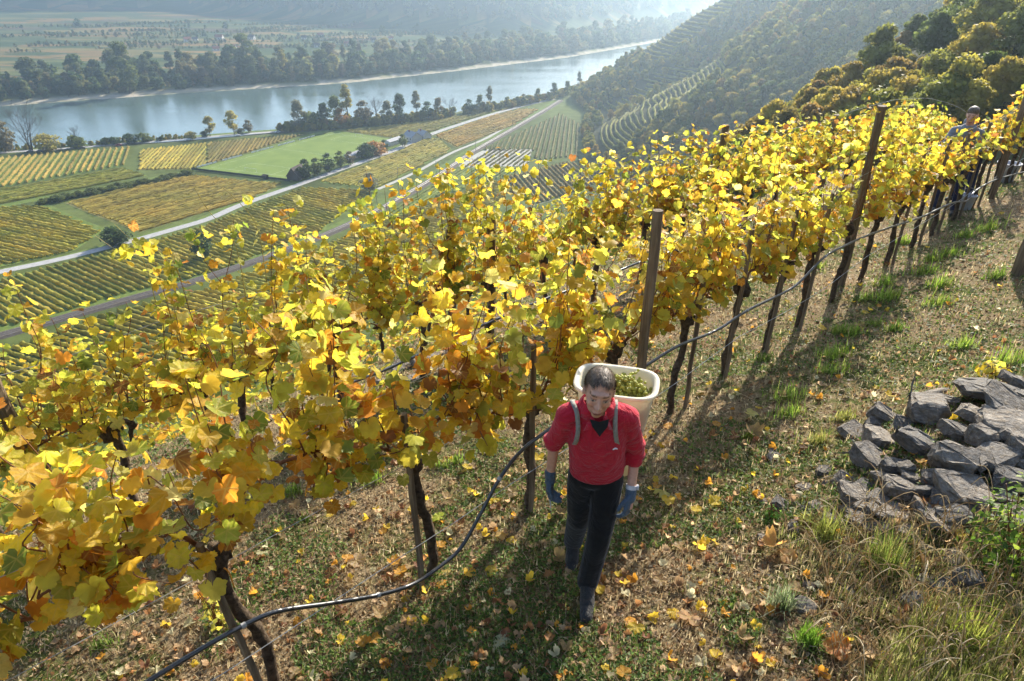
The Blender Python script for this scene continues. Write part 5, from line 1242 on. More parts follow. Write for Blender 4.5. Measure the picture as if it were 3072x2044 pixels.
STN = [(2275, 915, 150, 62, .12), (2130, 960, 120, 80, .12), (2150, 912, 70, 30, .05), (2028, 968, 75, 55, .05), (1965, 1000, 80, 45, .03), (2020, 1020, 100, 50, .06), (2105, 1030, 115, 80, .08), (2000, 1062, 95, 60, .04), (2075, 1132, 95, 80, .05), (1965, 1152, 70, 45, .02), (2190, 1075, 105, 90, .10), (2285, 1070, 100, 70, .1), (2310, 950, 130, 45, .16), (2320, 990, 130, 45, .12), (2345, 1050, 70, 70, .12), (2210, 1135, 130, 70, .06), (2060, 1180, 80, 30, .02), (1920, 1200, 70, 40, .01), (1978, 1205, 62, 38, .01), (1800, 1165, 58, 45, .01), (1855, 1398, 62, 50, .01), (2180, 1360, 80, 55, .02), (2225, 1345, 70, 70, .03), (2110, 1400, 75, 50, .01), (2335, 1430, 80, 45, .01), (2160, 1195, 105, 55, .03), (2000, 1172, 80, 36, .02), (2260, 1020, 80, 60, .08), (2060, 1080, 70, 50, .03), (1795, 1052, 72, 24, -.02), (2120, 1180, 70, 40, .03), (1945, 1110, 60, 40, .0), (1900, 1085, 50, 30, .0), (2030, 1100, 55, 40, .02), (2150, 1110, 60, 50, .04), (2240, 1180, 80, 50, .04), (2330, 1120, 90, 60, .06), (2240, 965, 70, 50, .08), (2200, 1000, 80, 60, .06), (2180, 930, 60, 40, .05), (1880, 1165, 45, 28, .0), (1850, 1120, 40, 24, .0), (1935, 1240, 50, 30, .0), (2040, 1215, 60, 30, .0), (2100, 1225, 60, 34, .0), (1830, 1215, 46, 28, .0), (2340, 890, 80, 50, .06), (2010, 985, 50, 36, .02), (2085, 985, 60, 40, .03), (1990, 1120, 56, 40, .0), (2300, 1150, 70, 44, .03), (2130, 1260, 50, 26, 0), (2200, 1290, 60, 40, 0), (2140, 1345, 60, 34, 0), (1880, 1250, 44, 24, 0), (2050, 1310, 50, 26, 0), (1960, 1290, 44, 24, 0), (2330, 1210, 60, 36, 0), (1760, 1240, 40, 22, 0), (2260, 1400, 60, 36, 0)]
for a in STN: stone(*a)
for _ in range(28):
    px = random.uniform(1960, 2350); py = random.uniform(1150-.58*(px-1960), 1215); stone(px, py, random.uniform(42, 88), random.uniform(18, 42), random.uniform(.0, .14))
for _ in range(110):
    px = random.uniform(1760, 2350); py = random.uniform(930, 1420); u = (px-1760)/590
    if py < 1130-180*u: continue
    stone(px, py, random.uniform(14, 36), random.uniform(10, 24), -.005)

oc = empty('stone_outcrop', at(940, 850), 0, 'low grey stones at the terrace edge, seen under the second row', 'stones'); wall, wloc = oc, Vector(oc.location)
for a in ((930, 850, 70, 40, .0), (965, 840, 60, 35, .02), (900, 868, 50, 26, 0), (990, 822, 60, 34, .0), (950, 872, 45, 24, 0), (1000, 850, 40, 22, 0), (880, 882, 40, 22, 0), (1030, 812, 44, 24, 0)): stone(*a)

# dry stalks and tall grass below the stones
def region_pts(n, poly):
    out = []
    while len(out) < n:
        px = random.uniform(min(p[0] for p in poly), max(p[0] for p in poly)); py = random.uniform(min(p[1] for p in poly), max(p[1] for p in poly)); ins = False; j = len(poly)-1
        for i in range(len(poly)):
            if (poly[i][1] > py) != (poly[j][1] > py) and px < (poly[j][0]-poly[i][0])*(py-poly[i][1])/(poly[j][1]-poly[i][1])+poly[i][0]: ins = not ins
            j = i
        if ins: out.append((px, py))
    v = np.array([ray(*p) for p in out]); zref = Z0+.75
    s = (zref-H)/v[:, 2]; X, Y = v[:, 0]*s, v[:, 1]*s
    for _ in range(4):
        s = (T(X, Y)-H)/v[:, 2]; X, Y = v[:, 0]*s, v[:, 1]*s
    return X, Y
X, Y = region_pts(420, [(1800, 1230), (2000, 1180), (2357, 1230), (2420, 1600), (1950, 1600)])
m = MB()
for x_, y_ in zip(X, Y):
    g_ = tz(x_, y_); a = random.uniform(0, 6.28); L = random.uniform(.12, .42); b0_ = Vector((x_, y_, g_)); hd = Vector((math.cos(a), math.sin(a), 0))
    k = random.uniform(.15, .95); P = smooth([b0_, b0_+hd*L*.3*k+Vector((0, 0, L*.5)), b0_+hd*L*.75*k+Vector((0, 0, L*.78)), b0_+hd*L*1.1*k+Vector((0, 0, L*random.uniform(.4, .85)))], 3)
    m.tube(P, [.0022]*(len(P)-1)+[.0008], 3, False, 0, random.choice([(.5, .42, .28), (.42, .32, .18), (.58, .52, .38), (.3, .24, .15)]))
tag(m.build('dry_stalks', M_grass), 'tangled dry pale stalks below the stones', None, None, 'stuff')
X, Y = region_pts(9000, [(2050, 1490), (2130, 1400), (2357, 1400), (2440, 1640), (1960, 1640)])
blades('tall_grass', X, Y, .13, .005, pick([(.30, .32, .09), (.24, .29, .06), (.38, .36, .14), (.17, .22, .05), (.42, .37, .2)], len(X)), M_grass, .75, 'yellowish tall grass in the lower right corner')
X, Y = region_pts(3200, [(1780, 1240), (1960, 1200), (2357, 1200), (2357, 1420), (2000, 1440), (1860, 1330)])
blades('rough_grass', X, Y, .12, .0045, pick([(.30, .30, .10), (.20, .24, .05), (.44, .36, .2), (.34, .25, .13)], len(X)), M_grass, .9, 'rough thin grass among the loose stones')
for i, (px, py, wpx, lab) in enumerate([(2030, 1310, 110, 'arching olive green grass clump in the middle below the stones'), (1860, 1480, 60, 'bright green little weed clump at the bottom left of the stalks'), (1900, 1240, 90, 'thin arching yellow green grass clump at the left of the stalks'), (2230, 1490, 120, 'broad yellow green grass clump near the bottom right corner'), (1800, 1400, 70, 'silvery green rosette of blades near the lower stones')]):
    p = at(px, py); D = (p-cam.location).length; rad = wpx/F_*D*.5; n = 240
    x = p.x+rng.normal(0, rad*.3, n); y = p.y+rng.normal(0, rad*.3, n)
    o = blades('grass_clump', x, y, rad*1.7, .005, pick([[(.20, .25, .05), (.28, .30, .08), (.14, .2, .04)], [(.18, .32, .04)], [(.34, .36, .1), (.25, .3, .06)], [(.38, .40, .09), (.28, .34, .06)], [(.32, .36, .22), (.22, .3, .12)]][i], n), M_grass, .8, None, None, None, 0, p); o.location = p; tag(o, lab, 'grass')
# leafy shrub at the right edge
def shrub(px, py, wpx, hpx, cols, label, n=420, ls=.028):
    p = at(px, py); D = (p-cam.location).length; rx, rz_ = wpx/F_*D*.5, hpx/F_*D; e = empty('shrub', p, 0, label, 'shrub')
    m = MB()
    for _ in range(14):
        a = random.uniform(0, 6.28); L = random.uniform(.4, .95); m.tube(smooth([(0, 0, -.03), (math.cos(a)*rx*.3, math.sin(a)*rx*.3, rz_*.5*L), (math.cos(a)*rx*.8*L, math.sin(a)*rx*.8*L, rz_*L)], 3), .003, 4)
    m.build('stem', M_cane, e)
    d = rng.normal(size=(n, 3)); d /= np.linalg.norm(d, axis=1)[:, None]; d[:, 2] = np.abs(d[:, 2]); C = d*np.array([rx, rx, rz_])*rng.uniform(.45, 1, (n, 1))
    nn = d+rng.normal(0, .5, (n, 3)); nn[:, 2] += .4; nn /= np.linalg.norm(nn, axis=1)[:, None]; a = np.cross(nn, rng.normal(size=(n, 3))); a /= np.linalg.norm(a, axis=1)[:, None]; b_ = np.cross(nn, a); s = (ls*rng.uniform(.5, 1.2, n))[:, None]
    V = np.stack([C+a*s, C+a*s*.1+b_*s*.6, C-a*s*.8, C+a*s*.1-b_*s*.6], 1); V[:, 1] += nn*s*.15; V[:, 3] += nn*s*.15
    fo = link('foliage', mesh_np('foliage', V.reshape(-1, 3), np.arange(n*4).reshape(n, 4), M_leafattr, np.repeat(pick(cols, n), 4, 0)), e); fo['kind'] = 'stuff'
shrub(2330, 1300, 190, 210, [(.10, .18, .025), (.16, .26, .035), (.26, .34, .05), (.06, .11, .02)], 'bright green leafy shrub at the right edge below the stones', 900, .022)
shrub(2285, 870, 70, 40, [(.75, .58, .06), (.6, .55, .08)], 'yellow leaved sprig on top of the stone wall', 60, .04)
shrub(500, 1440, 55, 95, [(.72, .62, .10), (.62, .60, .10)], 'small yellow vine sprout at the foot of the first trunk', 46, .03)
shrub(1855, 1215, 60, 40, [(.30, .28, .06), (.22, .24, .05)], 'mossy yellow green weed among small stones', 150, .015)
shrub(1775, 1195, 45, 35, [(.10, .2, .03), (.16, .28, .05)], 'little green weed at the left end of the loose stones', 90, .018)

# ------------------------------------------------------------------ people
_b = bmesh.new(); bmesh.ops.create_icosphere(_b, subdivisions=2, radius=1.0); ICO = [v.co.copy() for v in _b.verts]; _b.free()
def capsule(bm, p0, r0, p1, r1):
    for p, r in ((p0, r0), (p1, r1)):
        for co_ in ICO: bm.verts.new(Vector(p)+co_*r)
    bmesh.ops.convex_hull(bm, input=bm.verts[:], use_existing_faces=False)
    for v in [v for v in bm.verts if not v.link_faces]: bm.verts.remove(v)
def ellipsoid(bm, c_, r, rot=None):
    g = bmesh.ops.create_icosphere(bm, subdivisions=3, radius=1.0)['verts']
    for v in g:
        q = Vector((v.co.x*r[0], v.co.y*r[1], v.co.z*r[2]))
        if rot is not None: q = rot @ q
        v.co = Vector(c_)+q
def fused(name, shapes, mat, parent, voxel=.010, smooth_it=4, origin=None):
    """shapes: list of ('c', p0, r0, p1, r1) or ('e', centre, radii, rot) fused into one continuous skin"""
    bm = bmesh.new()
    me = bpy.data.meshes.new(name)
    for s in shapes:
        b2 = bmesh.new()
        if s[0] == 'c': capsule(b2, *s[1:])
        else: ellipsoid(b2, *s[1:])
        tmp = bpy.data.meshes.new('t'); b2.to_mesh(tmp); b2.free(); bm.from_mesh(tmp); bpy.data.meshes.remove(tmp)
    bm.to_mesh(me); bm.free()
    o = bpy.data.objects.new(name, me); COL.objects.link(o)
    r = o.modifiers.new('r', 'REMESH'); r.mode = 'VOXEL'; r.voxel_size = voxel; r.use_smooth_shade = True
    if smooth_it: sm = o.modifiers.new('s', 'SMOOTH'); sm.iterations = smooth_it; sm.factor = .5
    dg = bpy.context.evaluated_depsgraph_get(); ev = o.evaluated_get(dg); nm = bpy.data.meshes.new_from_object(ev)
    o.modifiers.clear(); o.data = nm; bpy.data.meshes.remove(me); nm.name = name
    nm.materials.clear()
    for m in (mat if isinstance(mat, list) else [mat]): nm.materials.append(m)
    nm.polygons.foreach_set('use_smooth', [True]*len(nm.polygons))
    o.parent = parent; return o
def skin_mat():
    m, n, out = new_mat('skin')
    a = n.nodes.new('ShaderNodeAttribute'); a.attribute_name = 'Col'
    f = ramp(n, [(.3, (.86, .82, .80)), (.7, (1.1, 1.08, 1.06))], noise(n, 60, 4))
    p = princ(n, out, mix(n, 1.0, a.outputs[0], f.outputs[0], 'MULTIPLY'), .5, .35); p.inputs['Subsurface Weight'].default_value = .12; p.inputs['Subsurface Radius'].default_value = (.012, .005, .003)
    return m
def cloth(name, c0, c1, rough=.85, bs=.25, scale=7):
    m, n, out = new_mat(name); f = noise(n, scale, 5, .55, dist=1.6)
    r = ramp(n, [(.3, c0), (.7, c1)], f); p = princ(n, out, r.outputs[0], rough, .15, bump(n, f, min(1, bs*1.5), .05)); p.inputs['Sheen Weight'].default_value = .15; return m
M_skin = skin_mat()
M_polo = cloth('red_polo', (.40, .012, .028), (.52, .020, .040), .85, .5, 9)
M_trous = cloth('black_trousers', (.007, .007, .007), (.013, .0125, .012), .95, .25, 6)
M_glove = cloth('blue_grey_glove', (.055, .085, .12), (.09, .125, .165), .75, .3, 30)
M_shoe = cloth('dark_shoe', (.018, .017, .016), (.04, .038, .036), .6, .3, 25)
M_strap = cloth('grey_strap', (.22, .21, .175), (.30, .285, .24), .8, .2, 30)
M_tee = cloth('black_tee', (.012, .012, .012), (.02, .02, .02))
M_navy = cloth('navy_trousers', (.012, .016, .045), (.022, .028, .07), .85, .3, 8)
M_greyshirt = cloth('grey_shirt', (.16, .165, .17), (.24, .245, .25), .85, .3, 8)
M_hair = simple('brown_hair', [(.3, (.045, .030, .020)), (.7, (.22, .155, .105))], 90, .55, .35)
M_metal = simple('steel', [(.3, (.45, .45, .46)), (.7, (.6, .6, .62))], 20, .25, .6)

def paint_head(o, inv, lips=True):
    me = o.data; n = len(me.vertices); co = np.zeros(n*3, np.float32); me.vertices.foreach_get('co', co); co = co.reshape(-1, 3)
    h = np.array([inv @ Vector(p) for p in co]) if n < 60000 else co
    c_ = np.tile(np.array([.60, .345, .245]), (n, 1))
    x, y, z = h[:, 0], h[:, 1], h[:, 2]; face = (y < -.03) & (np.abs(x) < .085) & (z > -.15) & (z < .15)
    ch = np.exp(-(((np.abs(x)-.042)/.022)**2+((z+.03)/.025)**2))*face; c_ = c_*(1-ch[:, None]*.35)+np.array([.64, .26, .20])*ch[:, None]*.35
    lip = face & (np.abs(x) < .026) & (np.abs(z+.076) < .007) & (y < -.075); c_[lip] = (.34, .12, .10)
    lip2 = face & (np.abs(x) < .024) & (np.abs(z+.0765) < .0025) & (y < -.075); c_[lip2] = (.12, .04, .035)
    for s in (-1, 1):
        br = face & (np.abs(x-s*.034) < .020) & (np.abs(z-.034-.006*np.cos((x-s*.034)*60)) < .0055); c_[br] = (.20, .115, .075)
        ey = face & (np.abs(x-s*.033) < .014) & (np.abs(z-.008) < .0055); c_[ey] = (.36, .30, .27)
        ir = face & (np.hypot(x-s*.033, z-.006) < .0058); c_[ir] = (.03, .022, .018)
        ld = face & (np.abs(x-s*.033) < .016) & (np.abs(z-.0155) < .0035); c_[ld] = (.28, .14, .10)
    st = face & (z < -.045) & (y < 0); c_[st & ~lip] *= .90
    a = me.color_attributes.new('Col', 'FLOAT_COLOR', 'POINT'); cc = np.ones((n, 4), np.float32); cc[:, :3] = c_; a.data.foreach_set('color', cc.ravel())

def head_shapes(Mh):
    def P(x, y, z): return Mh @ Vector((x, y, z))
    rot = Mh.to_3x3()
    E_ = lambda c_, r: ('e', P(*c_), r, rot)
    S_ = [E_((0, .018, .045), (.076, .094, .082)), E_((0, -.022, .0), (.068, .070, .088)), E_((0, -.034, -.058), (.055, .052, .052)), E_((0, -.060, -.098), (.028, .022, .022)),
          E_((0, -.074, .040), (.052, .020, .018)), ('c', P(0, -.090, .018), .008, P(0, -.112, -.026), .0125), E_((.013, -.098, -.030), (.010, .010, .008)), E_((-.013, -.098, -.030), (.010, .010, .008)),
          E_((0, -.084, -.070), (.026, .012, .008)), E_((0, -.082, -.084), (.022, .012, .008)), E_((.040, -.060, -.022), (.024, .022, .026)), E_((-.040, -.060, -.022), (.024, .022, .026))]
    for s in (-1, 1): S_ += [E_((s*.078, .012, -.002), (.010, .020, .032)), E_((s*.033, -.078, .010), (.015, .010, .010))]
    return S_
def limb(pts, rads): return [('c', pts[i], rads[i], pts[i+1], rads[i+1]) for i in range(len(pts)-1)]
def hand_shapes(wrist, fdir, palm_n, thumb_dir, grow=1.0, curl=.5):
    """palm, four bent fingers of unequal length and a thumb leaving the side of the palm"""
    f = Vector(fdir).normalized(); pn = Vector(palm_n); pn = (pn-f*pn.dot(f)).normalized(); sd = Vector(thumb_dir); sd = (sd-f*sd.dot(f)-pn*sd.dot(pn)).normalized(); w_ = Vector(wrist); g = grow
    S_ = [('c', w_, .028*g, w_+f*.03, .030*g)]
    for k in (-1.5, -.5, .5, 1.5): S_.append(('c', w_+f*.02+sd*k*.012, .017*g, w_+f*.085+sd*k*.0185, .0145*g))
    for k, L in ((-1.5, .062), (-.5, .078), (.5, .084), (1.5, .072)):
        a = w_+f*.088+sd*k*.0195; b_ = a+f*L*.5+pn*L*.12*curl*2; c_ = b_+f*L*.32*(1-curl*.6)+pn*L*.36*curl*1.6
        d = c_+f*L*.12*(1-curl)+pn*L*.30*curl*1.4; S_ += limb([a, b_, c_, d], [.0108*g, .0100*g, .0092*g, .0080*g])
    a = w_+f*.030+sd*.024; b_ = a+sd*.026+f*.026+pn*.014; c_ = b_+f*.030+sd*.004+pn*.016; S_ += limb([a, b_, c_, c_+f*.018+pn*.006], [.0155*g, .0125*g, .0112*g, .0095*g])
    return S_

MX, MY = .417, 2.97; MZ = Z0+.235; SC = .985
def lean_mesh(o, xs_=1.0):
    co_ = np.zeros(len(o.data.vertices)*3, np.float32); o.data.vertices.foreach_get('co', co_); co_ = co_.reshape(-1, 3); k_ = np.clip(co_[:, 2]-.90, 0, None)
    co_[:, 0] = .02+(co_[:, 0]-.02)*xs_; co_[:, 1] -= k_*.13; co_[:, 2] -= .02*k_*k_; o.data.vertices.foreach_set('co', co_.ravel()); o.data.update()
def W(x, y, z): return Vector((x, y, z))
man = empty('person', (MX, MY, MZ), 0, 'man in red polo and black trousers walking with a white bucket on his back', 'person')
hipL, hipR = W(.128, -.035, .90), W(-.035, -.010, .90)          # his left leg is the front one, seen at the right
gzL = max(tz(MX+.02, MY-.15), tz(MX+.01, MY-.32))-MZ; gzL /= SC; gzR = (tz(MX-.03, MY+.20)-MZ)/SC
kneeL, ankL = W(.072, -.150, .52), W(.022, -.165, .118+gzL)
kneeR, ankR = W(-.030, .055, .50), W(-.030, .250, .165+gzR)
shR, shL = W(-.152, -.045, 1.340), W(.190, -.045, 1.325)
elR, wrR = W(-.215, .005, 1.075), W(-.228, .000, .845)
elL, wrL = W(.275, .005, 1.055), W(.255, -.095, .825)
neck0, neck1 = W(.015, -.055, 1.375), W(.005, -.105, 1.47)
HM = Matrix.Translation(W(-.002, -.130, 1.560)) @ Matrix.Rotation(R(3), 4, 'X') @ Matrix.Rotation(R(4), 4, 'Y') @ Matrix.Rotation(R(-6), 4, 'Z')
bodyS = head_shapes(HM) + limb([neck0-W(0, 0, .06), neck0, neck1+W(0, .02, .02)], [.072, .062, .058])
bodyS += limb([W(.045, -.02, .92), W(.03, -.035, 1.10), W(.018, -.045, 1.28), neck0-W(0, 0, .03)], [.105, .10, .105, .07])
bodyS += limb([neck0-W(0, 0, .06), shR, elR, wrR], [.07, .045, .036, .027]) + limb([neck0-W(0, 0, .06), shL, elL, wrL], [.07, .045, .036, .027])
bodyS += limb([hipL, kneeL, ankL], [.07, .048, .036]) + limb([hipR, kneeR, ankR], [.07, .048, .036])
hdR = (wrR-elR).normalized(); hdL = (wrL-elL).normalized()
bodyS += limb([wrR, wrR+hdR*.09], [.024, .02]) + limb([wrL, wrL+hdL*.09], [.024, .02])
body = fused('body', bodyS, M_skin, man, .0065, 2); paint_head(body, HM.inverted())
# polo shirt: torso, sleeves to the elbow and below on the other arm
shirtS = []
TS = np.array([(.92, -.024, .050, .168, .116), (.98, -.030, .046, .170, .120), (1.06, -.040, .038, .168, .122), (1.15, -.046, .030, .168, .122), (1.24, -.048, .024, .170, .118), (1.315, -.046, .020, .160, .104), (1.36, -.048, .018, .118, .082)])
for z in np.arange(.92, 1.361, .022):
    y, x, rx, ry = [np.interp(z, TS[:, 0], TS[:, k]) for k in (1, 2, 3, 4)]; shirtS.append(('e', W(x, y, z), (rx, ry, .06), None))
shirtS += limb([W(.02, -.045, 1.375), shR+W(.03, 0, .015), shR], [.070, .070, .070]) + limb([W(.02, -.045, 1.375), shL+W(-.03, 0, .015), shL], [.070, .070, .070])
shirtS += limb([shR, shR.lerp(elR, .55), elR+W(0, 0, .03)], [.066, .060, .060]) + limb([shL, shL.lerp(elL, .55), elL, elL.lerp(wrL, .28)], [.066, .060, .056, .050])
shirtS += [('e', elR+W(.004, 0, .055), (.072, .066, .030), None), ('e', shL.lerp(elL, .8), (.070, .066, .03), None), ('e', elL+W(0, -.01, -.03), (.062, .058, .022), None)]
shirt = fused('polo_shirt', shirtS, M_polo, man, .0095, 5)
# open the shirt at neck and cuffs is not needed: body passes through; collar, placket, emblem
def strip(name, pts, width, nrm, mat, parent, thick=.004):
    P = smooth(pts, 5); V = []; F = []; nrm = [Vector(x).normalized() for x in (nrm if isinstance(nrm, list) else [nrm]*len(pts))]; k = len(P)
    NI = []
    for i in range(k):
        f = i/(k-1)*(len(nrm)-1); j = min(int(f), len(nrm)-2) if len(nrm) > 1 else 0; NI.append((nrm[j].lerp(nrm[min(j+1, len(nrm)-1)], f-j)).normalized())
    for i, p in enumerate(P):
        d = (P[min(i+1, k-1)]-P[max(i-1, 0)]).normalized(); s = d.cross(NI[i]).normalized()*width/2
        V += [p-s, p+s, p+s+NI[i]*thick, p-s+NI[i]*thick]
    for i in range(k-1):
        a = 4*i; F += [(a, a+1, a+5, a+4), (a+1, a+2, a+6, a+5), (a+2, a+3, a+7, a+6), (a+3, a, a+4, a+7)]
    F += [(0, 3, 2, 1), (4*k-4, 4*k-3, 4*k-2, 4*k-1)]; m = MB(); m.add(V, F); return m.build(name, mat, parent, True)
nk = W(.010, -.068, 1.405)
co = []
for a in np.linspace(-1.15, math.pi+1.15, 12): co.append(nk+W(math.cos(a)*.092, math.sin(a)*.075+.012, .022+.030*math.sin(a)))
m = MB(); V = []
for i, p in enumerate(co):
    out = (p-nk); out.z = 0; out.normalize(); V += [p+W(0, 0, .035)-out*.010, p+out*.008+W(0, 0, .008), p+out*.024-W(0, 0, .030)]
m.add(V, [(3*i+k, 3*i+k+1, 3*i+k+4, 3*i+k+3) for i in range(len(co)-1) for k in (0, 1)]); col_ = m.build('collar', M_polo, man, True); sd_ = col_.modifiers.new('t', 'SOLIDIFY'); sd_.thickness = .005
for s in (-1, 1):
    m = MB(); a = co[0] if s > 0 else co[-1]; b_ = nk+W(s*.012, -.105, -.055); c_ = nk+W(s*.082, -.098, -.075)
    m.add([a+W(0, -.005, .03), b_, c_, a+W(s*.02, -.012, -.028)], [(0, 1, 2, 3)] if s > 0 else [(3, 2, 1, 0)]); o = m.build('collar_point', M_polo, man, True); md = o.modifiers.new('t', 'SOLIDIFY'); md.thickness = .005
m = MB(); m.add([nk+W(-.052, -.084, -.006), nk+W(.054, -.084, -.006), nk+W(.046, -.108, -.038), nk+W(.004, -.130, -.092), nk+W(-.038, -.108, -.038), nk+W(0, -.100, -.012)], [(0, 4, 5), (4, 3, 5), (3, 2, 5), (2, 1, 5)]); m.build('undershirt', M_tee, man)
m = MB(); m.tube(smooth([W(.098, -.178, 1.205), W(.112, -.176, 1.213), W(.126, -.172, 1.205)], 4), [.002, .0035, .004, .0045, .005, .0045, .004, .0035, .002], 5); m.build('emblem', simple('white_thread', [(.3, (.7, .7, .7)), (.7, (.8, .8, .8))], 20), shirt)
# trousers
tr = [('e', W(.048, -.018, .93), (.168, .112, .075), None), ('e', W(.048, -.015, .88), (.170, .115, .07), None)]
tr += limb([W(.120, -.03, .87), hipL.lerp(kneeL, .45), kneeL, kneeL.lerp(ankL, .5)+W(.004, .008, 0), ankL+W(.002, .012, -.02)], [.100, .090, .076, .073, .070])
tr += limb([W(-.025, -.01, .87), hipR.lerp(kneeR, .45), kneeR, kneeR.lerp(ankR, .5), ankR+W(0, .01, -.025)], [.100, .090, .076, .072, .068])
fused('trousers', tr, M_trous, man, .0095, 3)
def shoe(name, ank, fwd, pitch):
    f = Vector(fwd).normalized(); up = W(0, 0, 1); sdv = f.cross(up); Mr = Matrix.Rotation(pitch, 3, sdv); Pp = lambda a, b_, c_: ank+Mr @ (f*a+sdv*b_+up*c_)
    fused(name, [('c', Pp(-.035, 0, -.045), .044, Pp(0, 0, -.01), .046), ('c', Pp(-.05, 0, -.068), .040, Pp(.09, .0, -.074), .048), ('c', Pp(.09, 0, -.074), .050, Pp(.195, .006, -.084), .040), ('c', Pp(.01, 0, -.025), .050, Pp(.11, 0, -.060), .045)], M_shoe, man, .008, 2)
shoe('shoe', ankL+W(0, 0, .0), (-.10, -1, 0), 0.0); shoe('shoe', ankR, (-.15, -1, 0), -R(24))
# gloves
gR = fused('glove', limb([wrR+W(0, 0, .03), wrR], [.036, .033])+hand_shapes(wrR-W(0, 0, .0), hdR+W(.05, 0, 0), (.9, -.35, 0), (.15, -1, 0), 1.12, .75), M_glove, man, .0055, 1)
gL = fused('glove', limb([wrL-hdL*.01, wrL+hdL*.02], [.034, .033])+hand_shapes(wrL+hdL*.01, hdL+W(-.12, -.05, 0), (-.7, .6, 0), (-.4, -1, 0), 1.12, .55), M_glove, man, .0055, 1)
m = MB(); m.tube([wrL-hdL*.035, wrL-hdL*.012], .034, 14); wt = m.build('wristwatch', M_metal, man)
m = MB(); c_ = wrL-hdL*.024+W(.034, -.006, 0); m.tube([c_-W(.004, 0, 0), c_+W(.007, 0, 0)], .016, 12); m.build('watch_face', M_metal, wt)
# hair: cap of short strands
sc = MB(); rsn = random.Random(5); cap = []
for _ in range(5200):
    v = Vector((rsn.gauss(0, 1), rsn.gauss(0, 1), rsn.gauss(0, 1))).normalized()
    p = Vector((v.x*.0775, .018+v.y*.0955, .045+v.z*.0835)); front = -.050+max(0, (.080-p.z))*1.3
    if p.z < -.02 or (p.y < -.055 and p.z < .098) or (p.y < .0 and p.z < .045) or (p.y < -.02 and p.z < .075): continue
    nrm = Vector((v.x/.0775, v.y/.0955, v.z/.0835)).normalized(); comb = Vector((.25*rsn.uniform(-1, 1), -.9, -.25)); tn = (comb-nrm*comb.dot(nrm)); L = rsn.uniform(.016, .034)
    e_ = p+tn.normalized()*L+nrm*rsn.uniform(.003, .011); s_ = nrm.cross(tn).normalized()*.0016; g_ = rsn.random()
    sc.add([HM @ (p-s_), HM @ (p+s_), HM @ e_], [(0, 1, 2)])
capS = [('e', HM @ Vector((0, .020, .053)), (.0785, .096, .081), HM.to_3x3())]
hc = fused('hair', capS, M_hair, man, .006, 0)
bm = bmesh.new(); bm.from_mesh(hc.data); inv = HM.inverted()
dele = []
for v in bm.verts:
    h = inv @ v.co
    if h.z < -.03 or (h.y < -.048 and h.z < .098) or (h.y < .0 and h.z < .045) or (h.y < -.02 and h.z < .072): dele.append(v)
bmesh.ops.delete(bm, geom=dele, context='VERTS'); bm.to_mesh(hc.data); bm.free()
sc.build('hair_strands', M_hair, hc)

# the white carrying bucket
def bucket_mat():
    m, n, out = new_mat('cream_plastic'); r = ramp(n, [(.3, (.70, .64, .49)), (.7, (.80, .75, .61))], noise(n, 6, 5)); p = princ(n, None, r.outputs[0], .45, .35)
    t = n.nodes.new('ShaderNodeBsdfTranslucent'); n.links.new(r.outputs[0], t.inputs[0]); ms = n.nodes.new('ShaderNodeMixShader'); ms.inputs[0].default_value = .35
    n.links.new(p.outputs[0], ms.inputs[1]); n.links.new(t.outputs[0], ms.inputs[2]); n.links.new(ms.outputs[0], out.inputs[0]); return m
M_bucket = bucket_mat()
bk = empty('carrying_bucket', (MX+.175*SC, MY+.28*SC, MZ), R(-14), 'white plastic carrying bucket on the man\'s back', 'bucket')
def ringp(z, w_, d_, n=40, flat=.75):
    out = []
    for k in range(n):
        a = 2*math.pi*k/n; cx, sx = math.cos(a), math.sin(a); e = .48
        out.append((w_*math.copysign(abs(cx)**e, cx), d_*math.copysign(abs(sx)**(e+.12), sx), z))
    return out
prof = [(.70, .100, .075), (.71, .135, .100), (.85, .155, .112), (1.10, .190, .135), (1.30, .212, .150), (1.325, .216, .153), (1.33, .232, .168), (1.345, .236, .172), (1.352, .230, .166), (1.345, .206, .144), (1.30, .200, .139), (1.10, .180, .126), (1.02, .172, .120)]
m = MB(); n = 40; V = []
for z, a, b_ in prof: V += ringp(z, a, b_)
F = [(i*n+k, i*n+(k+1) % n, (i+1)*n+(k+1) % n, (i+1)*n+k) for i in range(len(prof)-1) for k in range(n)]
F += [tuple(range(n-1, -1, -1)), tuple((len(prof)-1)*n+k for k in range(n))]
m.add(V, F); m.build('tub', M_bucket, bk, True)
# straps over the shoulders
def cx_(side, sh):
    s = sh
    pts = [W(s.x*.66+.008, -.128, 1.20), W(s.x*.60+.008, -.148, 1.25), W(s.x*.55+.008, -.142, 1.32), W(s.x*.57+.006, -.100, 1.400), W(s.x*.64, -.045, 1.428), W(s.x*.64+.01, .03, 1.385), W(s.x*.60+.03, .085, 1.30)]
    off = Vector((-.175, -.28, 0)); Rz = Matrix.Rotation(R(14), 3, 'Z')
    P = [Rz @ (p+off) for p in pts]; nr = [Rz @ Vector(x) for x in ((0, -1, .1), (0, -1, .15), (0, -.9, .4), (0, -.5, .9), (0, 0, 1), (0, .6, .8), (0, 1, .2))]
    strip('strap', P, .023, nr, M_strap, bk, .005)
cx_(-1, shR); cx_(1, shL)
m = MB(); m.box(.02, -.150, 1.20, .05, .05, .04); m.build('strap_bracket', M_strap, bk)
for o_ in list(man.children)+list(bk.children):
    xs_ = .92 if o_.parent == man else 1.0; lean_mesh(o_, xs_)
    for c2 in o_.children: lean_mesh(c2, xs_)
man.scale = (SC,)*3; bk.scale = (SC,)*3
